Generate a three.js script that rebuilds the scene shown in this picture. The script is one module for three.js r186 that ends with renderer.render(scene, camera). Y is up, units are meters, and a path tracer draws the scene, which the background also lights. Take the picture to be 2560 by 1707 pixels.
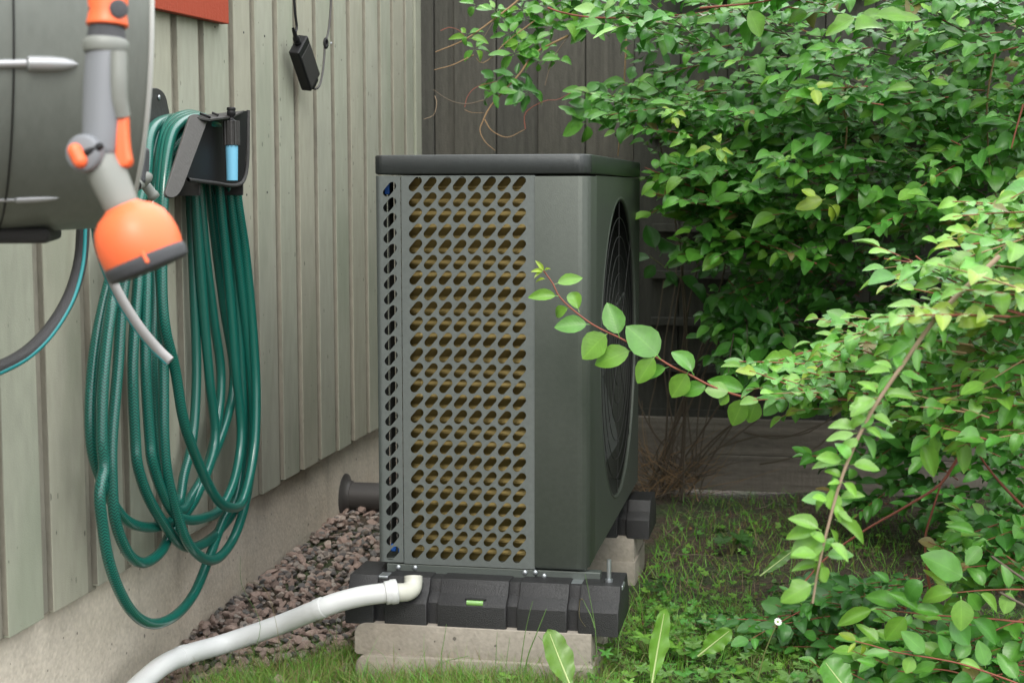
import * as THREE from 'three';
import { mergeGeometries, toCreasedNormals } from 'three/addons/utils/BufferGeometryUtils.js';
import { RoundedBoxGeometry } from 'three/addons/geometries/RoundedBoxGeometry.js';

/* ------------------------------------------------------------------ camera, sky, sun, exposure */
const scene = new THREE.Scene();
const FPX = 3800, PW = 2560, PH = 1707;                       // focal length in pixels of the photograph
const camera = new THREE.PerspectiveCamera(2 * Math.atan(PH / 2 / FPX) * 180 / Math.PI, PW / PH, 0.05, 120);
camera.rotation.order = 'YXZ';
camera.rotation.set(-0.0994, 0.1873, -0.0014);
camera.position.set(1.0169, 1.186, 3.5773);
camera.updateMatrixWorld(true);
camera.focus = 3.7;
camera.userData.fStop = 6.3;

const renderer = new THREE.WebGLRenderer({ antialias: true });
renderer.setSize(1024, 682);
renderer.toneMapping = THREE.LinearToneMapping;
renderer.toneMappingExposure = 2.3;
renderer.shadowMap.enabled = true;

{ // overcast sky: brightest overhead, an even veil of cloud
  const W = 128, H = 64, d = new Float32Array(W * H * 4);
  for (let j = 0; j < H; j++) for (let i = 0; i < W; i++) {
    const el = ((j + .5) / H - .5) * Math.PI, s = Math.sin(el);
    const a = i / W * Math.PI * 2;
    const cloud = 1 + .07 * Math.sin(3 * a + 5 * el) + .05 * Math.sin(7 * a - 9 * el);
    const L = s > 0 ? (0.72 + 1.15 * s) * cloud : 0.72 * Math.exp(s * 3);
    const k = (j * W + i) * 4;
    d[k] = L * .98; d[k + 1] = L; d[k + 2] = L * 1.02; d[k + 3] = 1;
  }
  const t = new THREE.DataTexture(d, W, H, THREE.RGBAFormat, THREE.FloatType);
  t.mapping = THREE.EquirectangularReflectionMapping; t.magFilter = t.minFilter = THREE.LinearFilter; t.needsUpdate = true;
  scene.background = t; scene.environment = t;
}
const sun = new THREE.DirectionalLight(0xfff8ee, 0.9);
sun.position.set(1.3, 6.2, 6.0); sun.target.position.set(0, 0.6, -0.5);
sun.castShadow = true; sun.shadow.radius = 34; sun.shadow.mapSize.set(2048, 2048);
Object.assign(sun.shadow.camera, { left: -4, right: 4, top: 4, bottom: -4, near: 1, far: 20 });
scene.add(sun, sun.target);

/* ------------------------------------------------------------------ helpers */
function mulberry(a) { return () => { a |= 0; a = a + 0x6D2B79F5 | 0; let t = Math.imul(a ^ a >>> 15, 1 | a); t = t + Math.imul(t ^ t >>> 7, 61 | t) ^ t; return ((t ^ t >>> 14) >>> 0) / 4294967296; }; }
let rnd = mulberry(7);
const R = (a, b) => a + (b - a) * rnd();
const V = (x, y, z) => new THREE.Vector3(x, y, z);
const UP = V(0, 1, 0);
const used = {};
function numbered(n) { const k = used[n] = (used[n] ?? -1) + 1; return k ? `${n}_${String(k).padStart(3, '0')}` : n; }
function shade(o) { o.castShadow = o.receiveShadow = true; return o; }
function tag(o, label, category, group) { o.userData = { label, category }; if (group) o.userData.group = group; return o; }
function thing(name, label, category, pos, group) { const o = new THREE.Group(); o.name = numbered(name); if (pos) o.position.copy(pos); scene.add(o); o.updateMatrixWorld(); return tag(o, label, category, group); }
function obj(name, geo, mat, parent = scene) {
  const g = Array.isArray(geo) ? (geo.length > 1 ? mergeGeometries(geo.map(q => { const r = q.index ? q.toNonIndexed() : q.clone(); for (const k of Object.keys(r.attributes)) if (!['position', 'normal', 'uv'].includes(k)) r.deleteAttribute(k); return r; })) : geo[0]) : geo;
  const m = shade(new THREE.Mesh(g, mat));
  m.name = parent === scene ? numbered(name) : name;
  if (parent !== scene && !(parent.position.x === 0 && parent.position.y === 0 && parent.position.z === 0) && !parent.isMesh) m.position.copy(parent.position).negate();
  parent.add(m); return m;
}
const struct = (o) => { o.userData.kind = 'structure'; return o; };
// a pixel of the photograph turned into a point of the place: on a plane, or at a distance
const MI = new THREE.Matrix4().copy(camera.matrixWorld), CP = camera.position.clone();
const rayDir = (px, py) => V((px - PW / 2) / FPX, -(py - PH / 2) / FPX, -1).applyMatrix4(new THREE.Matrix4().extractRotation(MI));
const atX = (px, py, x) => { const d = rayDir(px, py); return CP.clone().addScaledVector(d, (x - CP.x) / d.x); };
const atY = (px, py, y) => { const d = rayDir(px, py); return CP.clone().addScaledVector(d, (y - CP.y) / d.y); };
const atZ = (px, py, z) => { const d = rayDir(px, py); return CP.clone().addScaledVector(d, (z - CP.z) / d.z); };
const atD = (px, py, dist) => CP.clone().addScaledVector(rayDir(px, py), dist);
const camInv = new THREE.Matrix4().copy(MI).invert();
function pix(p) { const q = p.clone().applyMatrix4(camInv); return [PW / 2 + FPX * q.x / -q.z, PH / 2 - FPX * q.y / -q.z, -q.z]; }
const camRight = V(1, 0, 0).transformDirection(MI), camUp = V(0, 1, 0).transformDirection(MI), camBack = V(0, 0, 1).transformDirection(MI);

const box = (w, h, d, x, y, z, r = 0.003) => { const g = r > 0 ? new RoundedBoxGeometry(w, h, d, 2, Math.min(r, w / 2.01, h / 2.01, d / 2.01)) : new THREE.BoxGeometry(w, h, d); g.translate(x, y, z); return g; };
function curve(pts) { return new THREE.CatmullRomCurve3(pts, false, 'centripetal'); }
function tube(pts, r, seg = 24, rad = 8, closed = false) {
  const c = pts.isCurve ? pts : curve(pts); const g = new THREE.TubeGeometry(c, seg, r, rad, closed); const L = c.getLength();
  const uv = g.attributes.uv; for (let i = 0; i < uv.count; i++) uv.setX(i, uv.getX(i) * L);
  return g;
}
function taper(pts, r0, r1, seg = 10, rad = 5) { // a tapering stem
  const c = curve(pts), g = new THREE.TubeGeometry(c, seg, 1, rad, false), p = g.attributes.position, n = g.attributes.normal;
  const ct = []; for (let i = 0; i <= seg; i++) ct.push(c.getPointAt(i / seg));
  for (let i = 0; i <= seg; i++) for (let j = 0; j <= rad; j++) { const k = i * (rad + 1) + j, r = r0 + (r1 - r0) * i / seg; p.setXYZ(k, ct[i].x + n.getX(k) * r, ct[i].y + n.getY(k) * r, ct[i].z + n.getZ(k) * r); }
  return g;
}
function lathe(prof, seg = 48) { return new THREE.LatheGeometry(prof.map(p => new THREE.Vector2(p[0], p[1])), seg); }
function place(g, pos, axis, roll = 0) { // y axis of the geometry laid along axis
  const m = new THREE.Matrix4().makeRotationFromQuaternion(new THREE.Quaternion().setFromUnitVectors(UP, axis.clone().normalize()));
  if (roll) g.rotateY(roll); g.applyMatrix4(m); g.translate(pos.x, pos.y, pos.z); return g;
}
function extrude(shape, depth, bevel = 0, seg = 2, curveSegments = 10) { return new THREE.ExtrudeGeometry(shape, { depth, bevelEnabled: bevel > 0, bevelSize: bevel, bevelThickness: bevel, bevelSegments: seg, curveSegments }); }
function poly(pts) { const s = new THREE.Shape(); pts.forEach((p, i) => i ? s.lineTo(p[0], p[1]) : s.moveTo(p[0], p[1])); s.closePath(); return s; }
// uv in metres by the dominant side of each face
function boxUV(g0, s = 1) {
  const g = g0.index ? g0.toNonIndexed() : g0, p = g.attributes.position, n = g.attributes.normal, uv = new Float32Array(p.count * 2);
  for (let i = 0; i < p.count; i++) {
    const k = i - i % 3; let ax = 0, ay = 0, az = 0; for (let j = 0; j < 3; j++) { ax += Math.abs(n.getX(k + j)); ay += Math.abs(n.getY(k + j)); az += Math.abs(n.getZ(k + j)); }
    const x = p.getX(i), y = p.getY(i), z = p.getZ(i);
    if (ax >= ay && ax >= az) { uv[2 * i] = z * s; uv[2 * i + 1] = y * s; } else if (ay >= az) { uv[2 * i] = x * s; uv[2 * i + 1] = z * s; } else { uv[2 * i] = x * s; uv[2 * i + 1] = y * s; }
  }
  g.setAttribute('uv', new THREE.BufferAttribute(uv, 2)); return g;
}

/* ------------------------------------------------------------------ textures */
function lattice(n, seed) { const r = mulberry(seed), a = new Float32Array(n * n); for (let i = 0; i < n * n; i++) a[i] = r(); return a; }
function tileNoise(nx, ny, seed) { // periodic value noise, nx by ny cells over the tile
  const r = mulberry(seed), a = new Float32Array(nx * ny); for (let i = 0; i < a.length; i++) a[i] = r();
  return (u, v) => { let x = u * nx, y = v * ny; const i = Math.floor(x), j = Math.floor(y); let fx = x - i, fy = y - j; fx = fx * fx * (3 - 2 * fx); fy = fy * fy * (3 - 2 * fy);
    const X = (k) => ((k % nx) + nx) % nx, Y = (k) => ((k % ny) + ny) % ny;
    const A = a[Y(j) * nx + X(i)], B = a[Y(j) * nx + X(i + 1)], C = a[Y(j + 1) * nx + X(i)], D = a[Y(j + 1) * nx + X(i + 1)];
    return (A + (B - A) * fx) + ((C + (D - C) * fx) - (A + (B - A) * fx)) * fy; };
}
function fractal(n0, m0, oct, seed) { const f = []; for (let o = 0; o < oct; o++) f.push(tileNoise(n0 << o, m0 << o, seed + o * 31)); return (u, v) => { let s = 0, a = .5, t = 0; for (const q of f) { s += q(u, v) * a; t += a; a *= .5; } return s / t; }; }
function texture(w, h, fn, srgb = true, rx = 1, ry = 1) { // fn gives linear rgb 0..1
  const d = new Uint8Array(w * h * 4), enc = (x) => { x = Math.min(1, Math.max(0, x)); return srgb ? (x <= .0031308 ? 12.92 * x : 1.055 * x ** (1 / 2.4) - .055) * 255 : x * 255; };
  for (let j = 0; j < h; j++) for (let i = 0; i < w; i++) { const c = fn((i + .5) / w, (j + .5) / h), k = (j * w + i) * 4; for (let q = 0; q < 3; q++) d[k + q] = enc(Array.isArray(c) ? c[q] : c) + .5; d[k + 3] = 255; }
  const t = new THREE.DataTexture(d, w, h); t.wrapS = t.wrapT = THREE.RepeatWrapping; t.magFilter = THREE.LinearFilter; t.minFilter = THREE.LinearMipmapLinearFilter; t.generateMipmaps = true;
  if (srgb) t.colorSpace = THREE.SRGBColorSpace; t.repeat.set(rx, ry); t.needsUpdate = true; return t;
}
const mix = (a, b, t) => a.map((x, i) => x + (b[i] - x) * t);
const smooth = (a, b, x) => { const t = Math.min(1, Math.max(0, (x - a) / (b - a))); return t * t * (3 - 2 * t); };
const C = (r, g, b) => new THREE.Color().setRGB(r, g, b);
const M = (o) => new THREE.MeshPhysicalMaterial(o);

// painted boards: grey-green paint, vertical grain, algae, small dark specks
const paintMap = (() => {
  const big = fractal(3, 2, 4, 11), streak = fractal(24, 2, 3, 23), fine = fractal(90, 24, 3, 37), al = fractal(5, 2, 4, 53), r = mulberry(91), specks = [];
  for (let i = 0; i < 150; i++) specks.push([r(), r(), .0008 + .0022 * r() * r(), .3 + .6 * r()]);
  return texture(1024, 1024, (u, v) => {
    let c = [.345, .348, .278]; const k = .86 + .2 * big(u, v) + .03 * (streak(u, v) - .5) + .2 * (fine(u, v) - .5);
    c = c.map(x => x * k); const a = smooth(.52, .72, al(u, v)) * .4 * (.5 + streak(u, v)); c = mix(c, [.22, .25, .18], a);
    const s = smooth(.6, .8, streak(v * .2 + u, v + .4)) * .14; c = mix(c, [.2, .17, .13], s);
    for (const q of specks) { const dx = u - q[0], dy = (v - q[1]) * .5; if (dx * dx + dy * dy < q[2] * q[2]) c = mix(c, [.05, .055, .04], q[3]); }
    return c;
  }, true, .7, .7);
})();
const grainBump = texture(512, 512, (() => { const f = fractal(70, 10, 3, 5), g = fractal(160, 160, 2, 8); return (u, v) => .6 * f(u, v) + .4 * g(u, v); })(), false, 1.6, 1.6);
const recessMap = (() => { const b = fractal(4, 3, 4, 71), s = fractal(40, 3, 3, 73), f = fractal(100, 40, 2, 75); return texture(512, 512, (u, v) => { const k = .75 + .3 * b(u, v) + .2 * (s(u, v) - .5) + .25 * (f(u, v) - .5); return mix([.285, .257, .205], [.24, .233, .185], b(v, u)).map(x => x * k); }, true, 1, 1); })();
const concreteMap = (() => {
  const b = fractal(3, 3, 4, 101), m = fractal(14, 10, 3, 103), f = fractal(150, 150, 2, 107), st = fractal(26, 3, 3, 109), r = mulberry(17), sp = [];
  for (let i = 0; i < 120; i++) sp.push([r(), r(), .001 + .003 * r() * r()]);
  return texture(1024, 1024, (u, v) => { let c = mix([.62, .545, .44], [.53, .485, .41], b(u, v)); const k = .84 + .26 * m(u, v) + .26 * (f(u, v) - .5); c = c.map(x => x * k);
    c = mix(c, [.5, .35, .2], .22 * smooth(.6, .8, b(v + .3, u)) * st(u, v)); c = mix(c, [.14, .12, .09], .35 * smooth(.62, .85, st(u, v)) * m(v, u));
    for (const q of sp) if ((u - q[0]) ** 2 + (v - q[1]) ** 2 < q[2] * q[2]) c = c.map(x => x * .4); return c; }, true, .8, .8);
})();
const pitBump = texture(512, 512, (() => { const f = fractal(60, 60, 3, 121), g = fractal(9, 9, 2, 122); return (u, v) => .6 * f(u, v) + .4 * g(u, v); })(), false, 2, 2);
const darkWoodMap = (() => { const b = fractal(2, 2, 3, 131), s = fractal(60, 3, 4, 133), f = fractal(120, 50, 2, 137); return texture(512, 1024, (u, v) => { const k = .6 + .55 * s(u, v) + .3 * (f(u, v) - .5); return mix([.07, .066, .053], [.052, .053, .045], b(u, v)).map(x => x * k); }, true, 1.2, .6); })();
const plankMap = (() => { const b = fractal(3, 3, 3, 141), s = fractal(3, 60, 4, 143), f = fractal(60, 120, 2, 147); return texture(1024, 512, (u, v) => { const k = .55 + .65 * s(u, v) + .3 * (f(u, v) - .5); return mix([.24, .20, .165], [.18, .165, .14], b(u, v)).map(x => x * k); }, true, .6, 1.2); })();
const dustMap = (() => { const b = fractal(4, 3, 4, 211), f = fractal(120, 120, 2, 213), st = fractal(40, 2, 3, 217), q = mulberry(219), sp = []; for (let i = 0; i < 90; i++) sp.push([q(), q(), .0006 + .0016 * q() * q(), .3 + .5 * q()]); return texture(1024, 1024, (u, v) => { let k = .86 + .14 * b(u, v) + .14 * (f(u, v) - .5) + .08 * (st(u, v) - .5); let c = [k, k, k * .98]; for (const e of sp) if ((u - e[0]) ** 2 + (v - e[1]) ** 2 < e[2] * e[2]) c = mix(c, [1.4, 1.35, 1.15], e[3]); return c.map(x => x * .95); }, true, 1, 1); })();
const soilMap = (() => { const b = fractal(6, 6, 4, 151), f = fractal(80, 80, 3, 157), g = fractal(14, 14, 3, 159); return texture(1024, 1024, (u, v) => { const k = .5 + .9 * f(u, v); return mix(mix([.075, .052, .034], [.05, .04, .026], f(v, u)), [.035, .065, .018], smooth(.42, .62, b(u, v)) * (.35 + .6 * g(u, v))).map(x => x * k); }, true, .9, .9); })();
const soilBump = texture(512, 512, (() => { const f = fractal(40, 40, 4, 161); return (u, v) => f(u, v); })(), false, 1.5, 1.5);
const speckle = texture(512, 512, (() => { const f = fractal(170, 170, 2, 171); return (u, v) => f(u, v); })(), false, 5, 5);
const leafMap = (() => { const b = fractal(4, 6, 3, 181); return texture(64, 128, (u, v) => { const x = Math.abs(u - .5) * 2; const rib = smooth(.09, .02, x); const ph = (v * 9 - x * 2.2); const vein = smooth(.12, .03, Math.abs(ph - Math.round(ph))) * smooth(.0, .2, x); const k = .78 + .3 * b(u, v); return [k + .22 * rib + .05 * vein, k + .16 * rib + .04 * vein, k + .2 * rib + .04 * vein].map(q => q * .8); }); })();
const leafBump = texture(64, 128, (u, v) => { const x = Math.abs(u - .5) * 2, ph = v * 9 - x * 2.2; return .5 + .25 * (1 - smooth(0, .16, x)) * -1 + .25 * Math.cos(ph * 6.283); }, false);
const braidMap = texture(256, 128, (u, v) => { // mesh of thread under clear skin: chevrons along the hose
  const q = v * 6, t = Math.abs(q - Math.floor(q) - .5) * 2; const s = u * 8 + t * .8, k = s - Math.floor(s); const line = smooth(.34, .2, Math.abs(k - .5)); return mix([.001, .043, .033], [.014, .19, .145], line * .8 + .03); }, true, 18, 1);

/* ------------------------------------------------------------------ materials */
const mat = {
  board: M({ map: paintMap, bumpMap: speckle, bumpScale: .0005, roughness: .78 }),
  board2: M({ map: paintMap, bumpMap: speckle, bumpScale: .0005, roughness: .8, color: C(.95, .97, .95) }),
  board3: M({ map: paintMap, bumpMap: speckle, bumpScale: .0005, roughness: .75, color: C(1.0, .97, .95) }),
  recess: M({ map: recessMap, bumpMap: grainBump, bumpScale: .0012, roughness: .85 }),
  concrete: M({ map: concreteMap, bumpMap: pitBump, bumpScale: .0025, roughness: .93 }),
  paver: M({ map: concreteMap, color: C(.5, .5, .51), bumpMap: pitBump, bumpScale: .002, roughness: .95 }),
  fence: M({ map: darkWoodMap, bumpMap: grainBump, bumpScale: .002, roughness: .85 }),
  fenceB: M({ map: darkWoodMap, color: C(.8, .82, .84), bumpMap: grainBump, bumpScale: .002, roughness: .85 }),
  plank: M({ map: plankMap, bumpMap: grainBump, bumpScale: .002, roughness: .9 }),
  soil: M({ map: soilMap, bumpMap: soilBump, bumpScale: .02, roughness: .98 }),
  red: M({ color: C(.33, .042, .012), bumpMap: grainBump, bumpScale: .0015, roughness: .75 }),
  casing: M({ map: dustMap, color: C(.068, .079, .068), metalness: .3, roughness: .5, bumpMap: speckle, bumpScale: .00025 }),
  cap: M({ map: dustMap, color: C(.04, .045, .046), metalness: .35, roughness: .4, bumpMap: speckle, bumpScale: .00025 }),
  perf: M({ map: dustMap, color: C(.148, .166, .162), metalness: .4, roughness: .5, bumpMap: speckle, bumpScale: .00025 }),
  inside: M({ color: C(.055, .06, .057), roughness: .7 }),
  coil: M({ color: C(.135, .10, .033), metalness: .75, roughness: .36 }),
  zinc: M({ color: C(.42, .45, .47), metalness: .85, roughness: .38 }),
  steelDark: M({ color: C(.10, .115, .105), metalness: .5, roughness: .45, bumpMap: speckle, bumpScale: .0002 }),
  rubber: M({ color: C(.016, .016, .017), roughness: .55, bumpMap: speckle, bumpScale: .0012 }),
  pvc: M({ color: C(.58, .59, .585), roughness: .45, bumpMap: speckle, bumpScale: .0002 }),
  pvc2: M({ color: C(.5, .5, .44), roughness: .42 }),
  greyPipe: M({ color: C(.045, .042, .04), roughness: .5 }),
  hose: M({ map: braidMap, roughness: .33, clearcoat: .5, clearcoatRoughness: .14 }),
  grille: M({ color: C(.015, .015, .015), roughness: .7 }),
  black: M({ color: C(.01, .01, .011), roughness: .5, specularIntensity: .6 }),
  blackWorn: M({ color: C(.03, .029, .028), roughness: .55, bumpMap: pitBump, bumpScale: .001 }),
  cheek: M({ color: C(.062, .058, .055), roughness: .6, bumpMap: pitBump, bumpScale: .001 }),
  blue: M({ color: C(.15, .42, .60), roughness: .5 }),
  blueDark: M({ color: C(.01, .09, .38), roughness: .5 }),
  reel: M({ map: dustMap, color: C(.20, .22, .205), roughness: .45, bumpMap: speckle, bumpScale: .00012 }),
  reelRim: M({ color: C(.55, .56, .54), roughness: .4 }),
  silver: M({ color: C(.42, .43, .44), metalness: .55, roughness: .38 }),
  sprayGrey: M({ color: C(.19, .20, .215), roughness: .55 }),
  sprayPale: M({ color: C(.205, .215, .195), roughness: .5 }),
  sprayDark: M({ color: C(.055, .057, .063), roughness: .55, bumpMap: speckle, bumpScale: .0003 }),
  orange: M({ color: C(.9, .16, .055), roughness: .42 }),
  hoseGrey: M({ color: C(.36, .345, .335), roughness: .4 }),
  hoseBlack: M({ color: C(.035, .033, .034), roughness: .45, bumpMap: speckle, bumpScale: .0004 }),
  teal: M({ color: C(.015, .26, .27), roughness: .4 }),
  vial: M({ color: C(.35, .7, .18), roughness: .15, transmission: .5, thickness: .008, clearcoat: 1 }),
  white: M({ color: C(.75, .75, .72), roughness: .5 }),
  bark: M({ color: C(.12, .095, .07), roughness: .9 }), barkPale: M({ color: C(.27, .20, .135), roughness: .85 }), barkRed: M({ color: C(.22, .065, .04), roughness: .7 }), barkTan: M({ color: C(.26, .165, .085), roughness: .8 }), twigGreen: M({ color: C(.14, .16, .05), roughness: .75 }),
};
const leafTone = (r, g, b, t = .4, ro = .4) => M({ color: C(r, g, b), map: leafMap, bumpMap: leafBump, bumpScale: .0002, side: THREE.DoubleSide, roughness: ro, transmission: t, thickness: 0, specularIntensity: 1 });
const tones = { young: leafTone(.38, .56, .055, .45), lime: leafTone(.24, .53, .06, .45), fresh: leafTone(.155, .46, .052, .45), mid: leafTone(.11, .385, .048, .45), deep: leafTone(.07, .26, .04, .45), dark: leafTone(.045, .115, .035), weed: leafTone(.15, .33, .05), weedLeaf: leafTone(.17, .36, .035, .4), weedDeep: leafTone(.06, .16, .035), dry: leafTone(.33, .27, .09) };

/* ------------------------------------------------------------------ ground */
const gy = (x, z) => .012 * Math.sin(x * 3.1 + z * 1.7) + .008 * Math.sin(x * 7.3 - z * 5.1) - .012 + .01 * smooth(-1.2, -2.3, z);
{
  const g = new THREE.PlaneGeometry(1, 1, 90, 90); const p = g.attributes.position, uv = g.attributes.uv;
  for (let i = 0; i < p.count; i++) { let u = p.getX(i) * 2, v = p.getY(i) * 2; const s = (t) => Math.sign(t) * (Math.abs(t) * 2.2 + 45 * Math.abs(t) ** 7); const x = s(u) + .6, z = s(v) - .6; p.setXYZ(i, x, gy(x, z) * smooth(8, 4, Math.hypot(x, z)), z); uv.setXY(i, x, z); }
  g.index.array.reverse(); g.computeVertexNormals();
  const o = struct(obj('ground', g, mat.soil)); o.userData.label = 'dark soil and thin turf under the shrubs';
}

/* ------------------------------------------------------------------ house: boards on a concrete base */
{
  const h = thing('house', 'house wall of pale grey green boards above a beige concrete base', 'house');
  obj('foundation', boxUV(box(.25, .62, 6.2, -.652, .06, .55, 0)), mat.concrete, h);
  obj('wall_core', boxUV(box(.18, 2.75, 6.2, -.6235, 1.72, .55, 0)), mat.inside, h);
  const gr = [2.8, 2.62, 2.44, 2.25, 2.06, 1.88, 1.69, 1.5, 1.31, 1.12, .94, .755, .555, .375, .205, .046, -.127, -.338, -.505, -.693, -.871, -1.056, -1.247, -1.426, -1.617, -1.813, -1.988, -2.181, -2.33];
  const ms = [mat.board, mat.board2, mat.board3];
  for (let i = 0; i + 1 < gr.length; i++) {
    const z1 = gr[i] - .044, z0 = gr[i + 1], w = z1 - z0, yb = .312 + R(-.006, .006), t = .0135 + R(-.0015, .0015);
    const b = boxUV(box(t, 3.1 - yb, w, -.5125 + t / 2, (3.1 + yb) / 2, (z0 + z1) / 2, .0015)); const uv = b.attributes.uv, o1 = rnd() * 3, o2 = rnd() * 3; for (let k = 0; k < uv.count; k++) uv.setXY(k, uv.getX(k) + o1, uv.getY(k) + o2);
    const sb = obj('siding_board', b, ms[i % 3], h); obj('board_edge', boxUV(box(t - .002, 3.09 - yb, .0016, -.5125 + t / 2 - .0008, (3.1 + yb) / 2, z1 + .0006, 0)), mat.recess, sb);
    const yu = .306 + R(-.004, .004);
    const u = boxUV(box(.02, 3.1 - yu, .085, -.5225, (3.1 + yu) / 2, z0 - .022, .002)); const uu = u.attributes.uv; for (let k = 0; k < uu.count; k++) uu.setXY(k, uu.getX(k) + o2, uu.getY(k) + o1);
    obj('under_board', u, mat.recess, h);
  }
  obj('corner_board', boxUV(box(.024, 2.8, .09, -.508, 1.71, -2.405, .003)), mat.board2, h);
  const nails = []; for (let i = 15; i < 27; i++) for (const y of [1.18, 1.62]) { const g = new THREE.SphereGeometry(.0035, 8, 5); g.scale(.4, 1, 1); g.translate(-.499, y + R(-.01, .01), gr[i] - .12); nails.push(g); }
  for (const n of nails) obj('nail_head', n, mat.greyPipe, h);
}
{ // red painted board fixed to the wall, top of the picture
  const a = atX(378, 2, -.472), b = atX(571, 58, -.472), top = b.y + .5, t = thing('red_board', 'rust red painted board fixed flat on the pale boards above the hose hanger', 'board', V(-.49, b.y, b.z));
  const s = poly([[-a.z - .25, a.y - .02], [-b.z, b.y], [-b.z + .006, top], [-a.z - .25, top]]); const g = extrude(s, .02, .002); g.rotateY(Math.PI / 2); g.translate(-.494, 0, 0);
  obj('panel', boxUV(g), mat.red, t);
}

/* ------------------------------------------------------------------ fence behind */
{
  const f = thing('fence', 'dark stained board fence with horizontal rails and weathered base planks behind the shrub', 'fence', V(.8, 0, -2.5));
  obj('added_fence_backing', box(5.1, 2.35, .02, 2.05, 1.455, -2.52, 0), mat.fence, f);  // added sheet that stops light showing through the board gaps
  const xs = [-.5, -.445, -.362, -.19, -.02, .17, .364, .545]; for (let x = .73; x < 4.6; x += .185) xs.push(x);
  for (let i = 0; i + 1 < xs.length; i++) { const dz = (i % 2 ? -.014 : 0), b = boxUV(box(xs[i + 1] - xs[i] - .003, 2.35, .02, (xs[i] + xs[i + 1]) / 2, 1.455, -2.46 + dz, .002)); const uv = b.attributes.uv, q = rnd() * 4; for (let k = 0; k < uv.count; k++) uv.setXY(k, uv.getX(k) + q, uv.getY(k) + q * .7); obj('fence_board', b, i % 3 ? mat.fence : mat.fenceB, f); }
  for (const y of [1.405, 1.222, 1.037, .852, .667, .482]) obj('rail', boxUV(box(4.1, .032, .035, 2.49, y, -2.432, .003)), mat.fenceB, f);
  for (const x of [.52, 2.2, 3.9]) obj('post', boxUV(box(.075, 2.4, .05, x, 1.2, -2.50, .003)), mat.fenceB, f);
  for (const [y, dz] of [[.072, .004], [.215, 0]]) { const g = boxUV(box(4.95, .141, .04, 2.0, y, -2.425 + dz, .003)); g.rotateZ(0); obj('base_plank', g, mat.plank, f); }
  obj('sill_gap_board', boxUV(box(4.95, .03, .02, 2.0, .30, -2.452, .002)), mat.fenceB, f);
}

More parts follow.
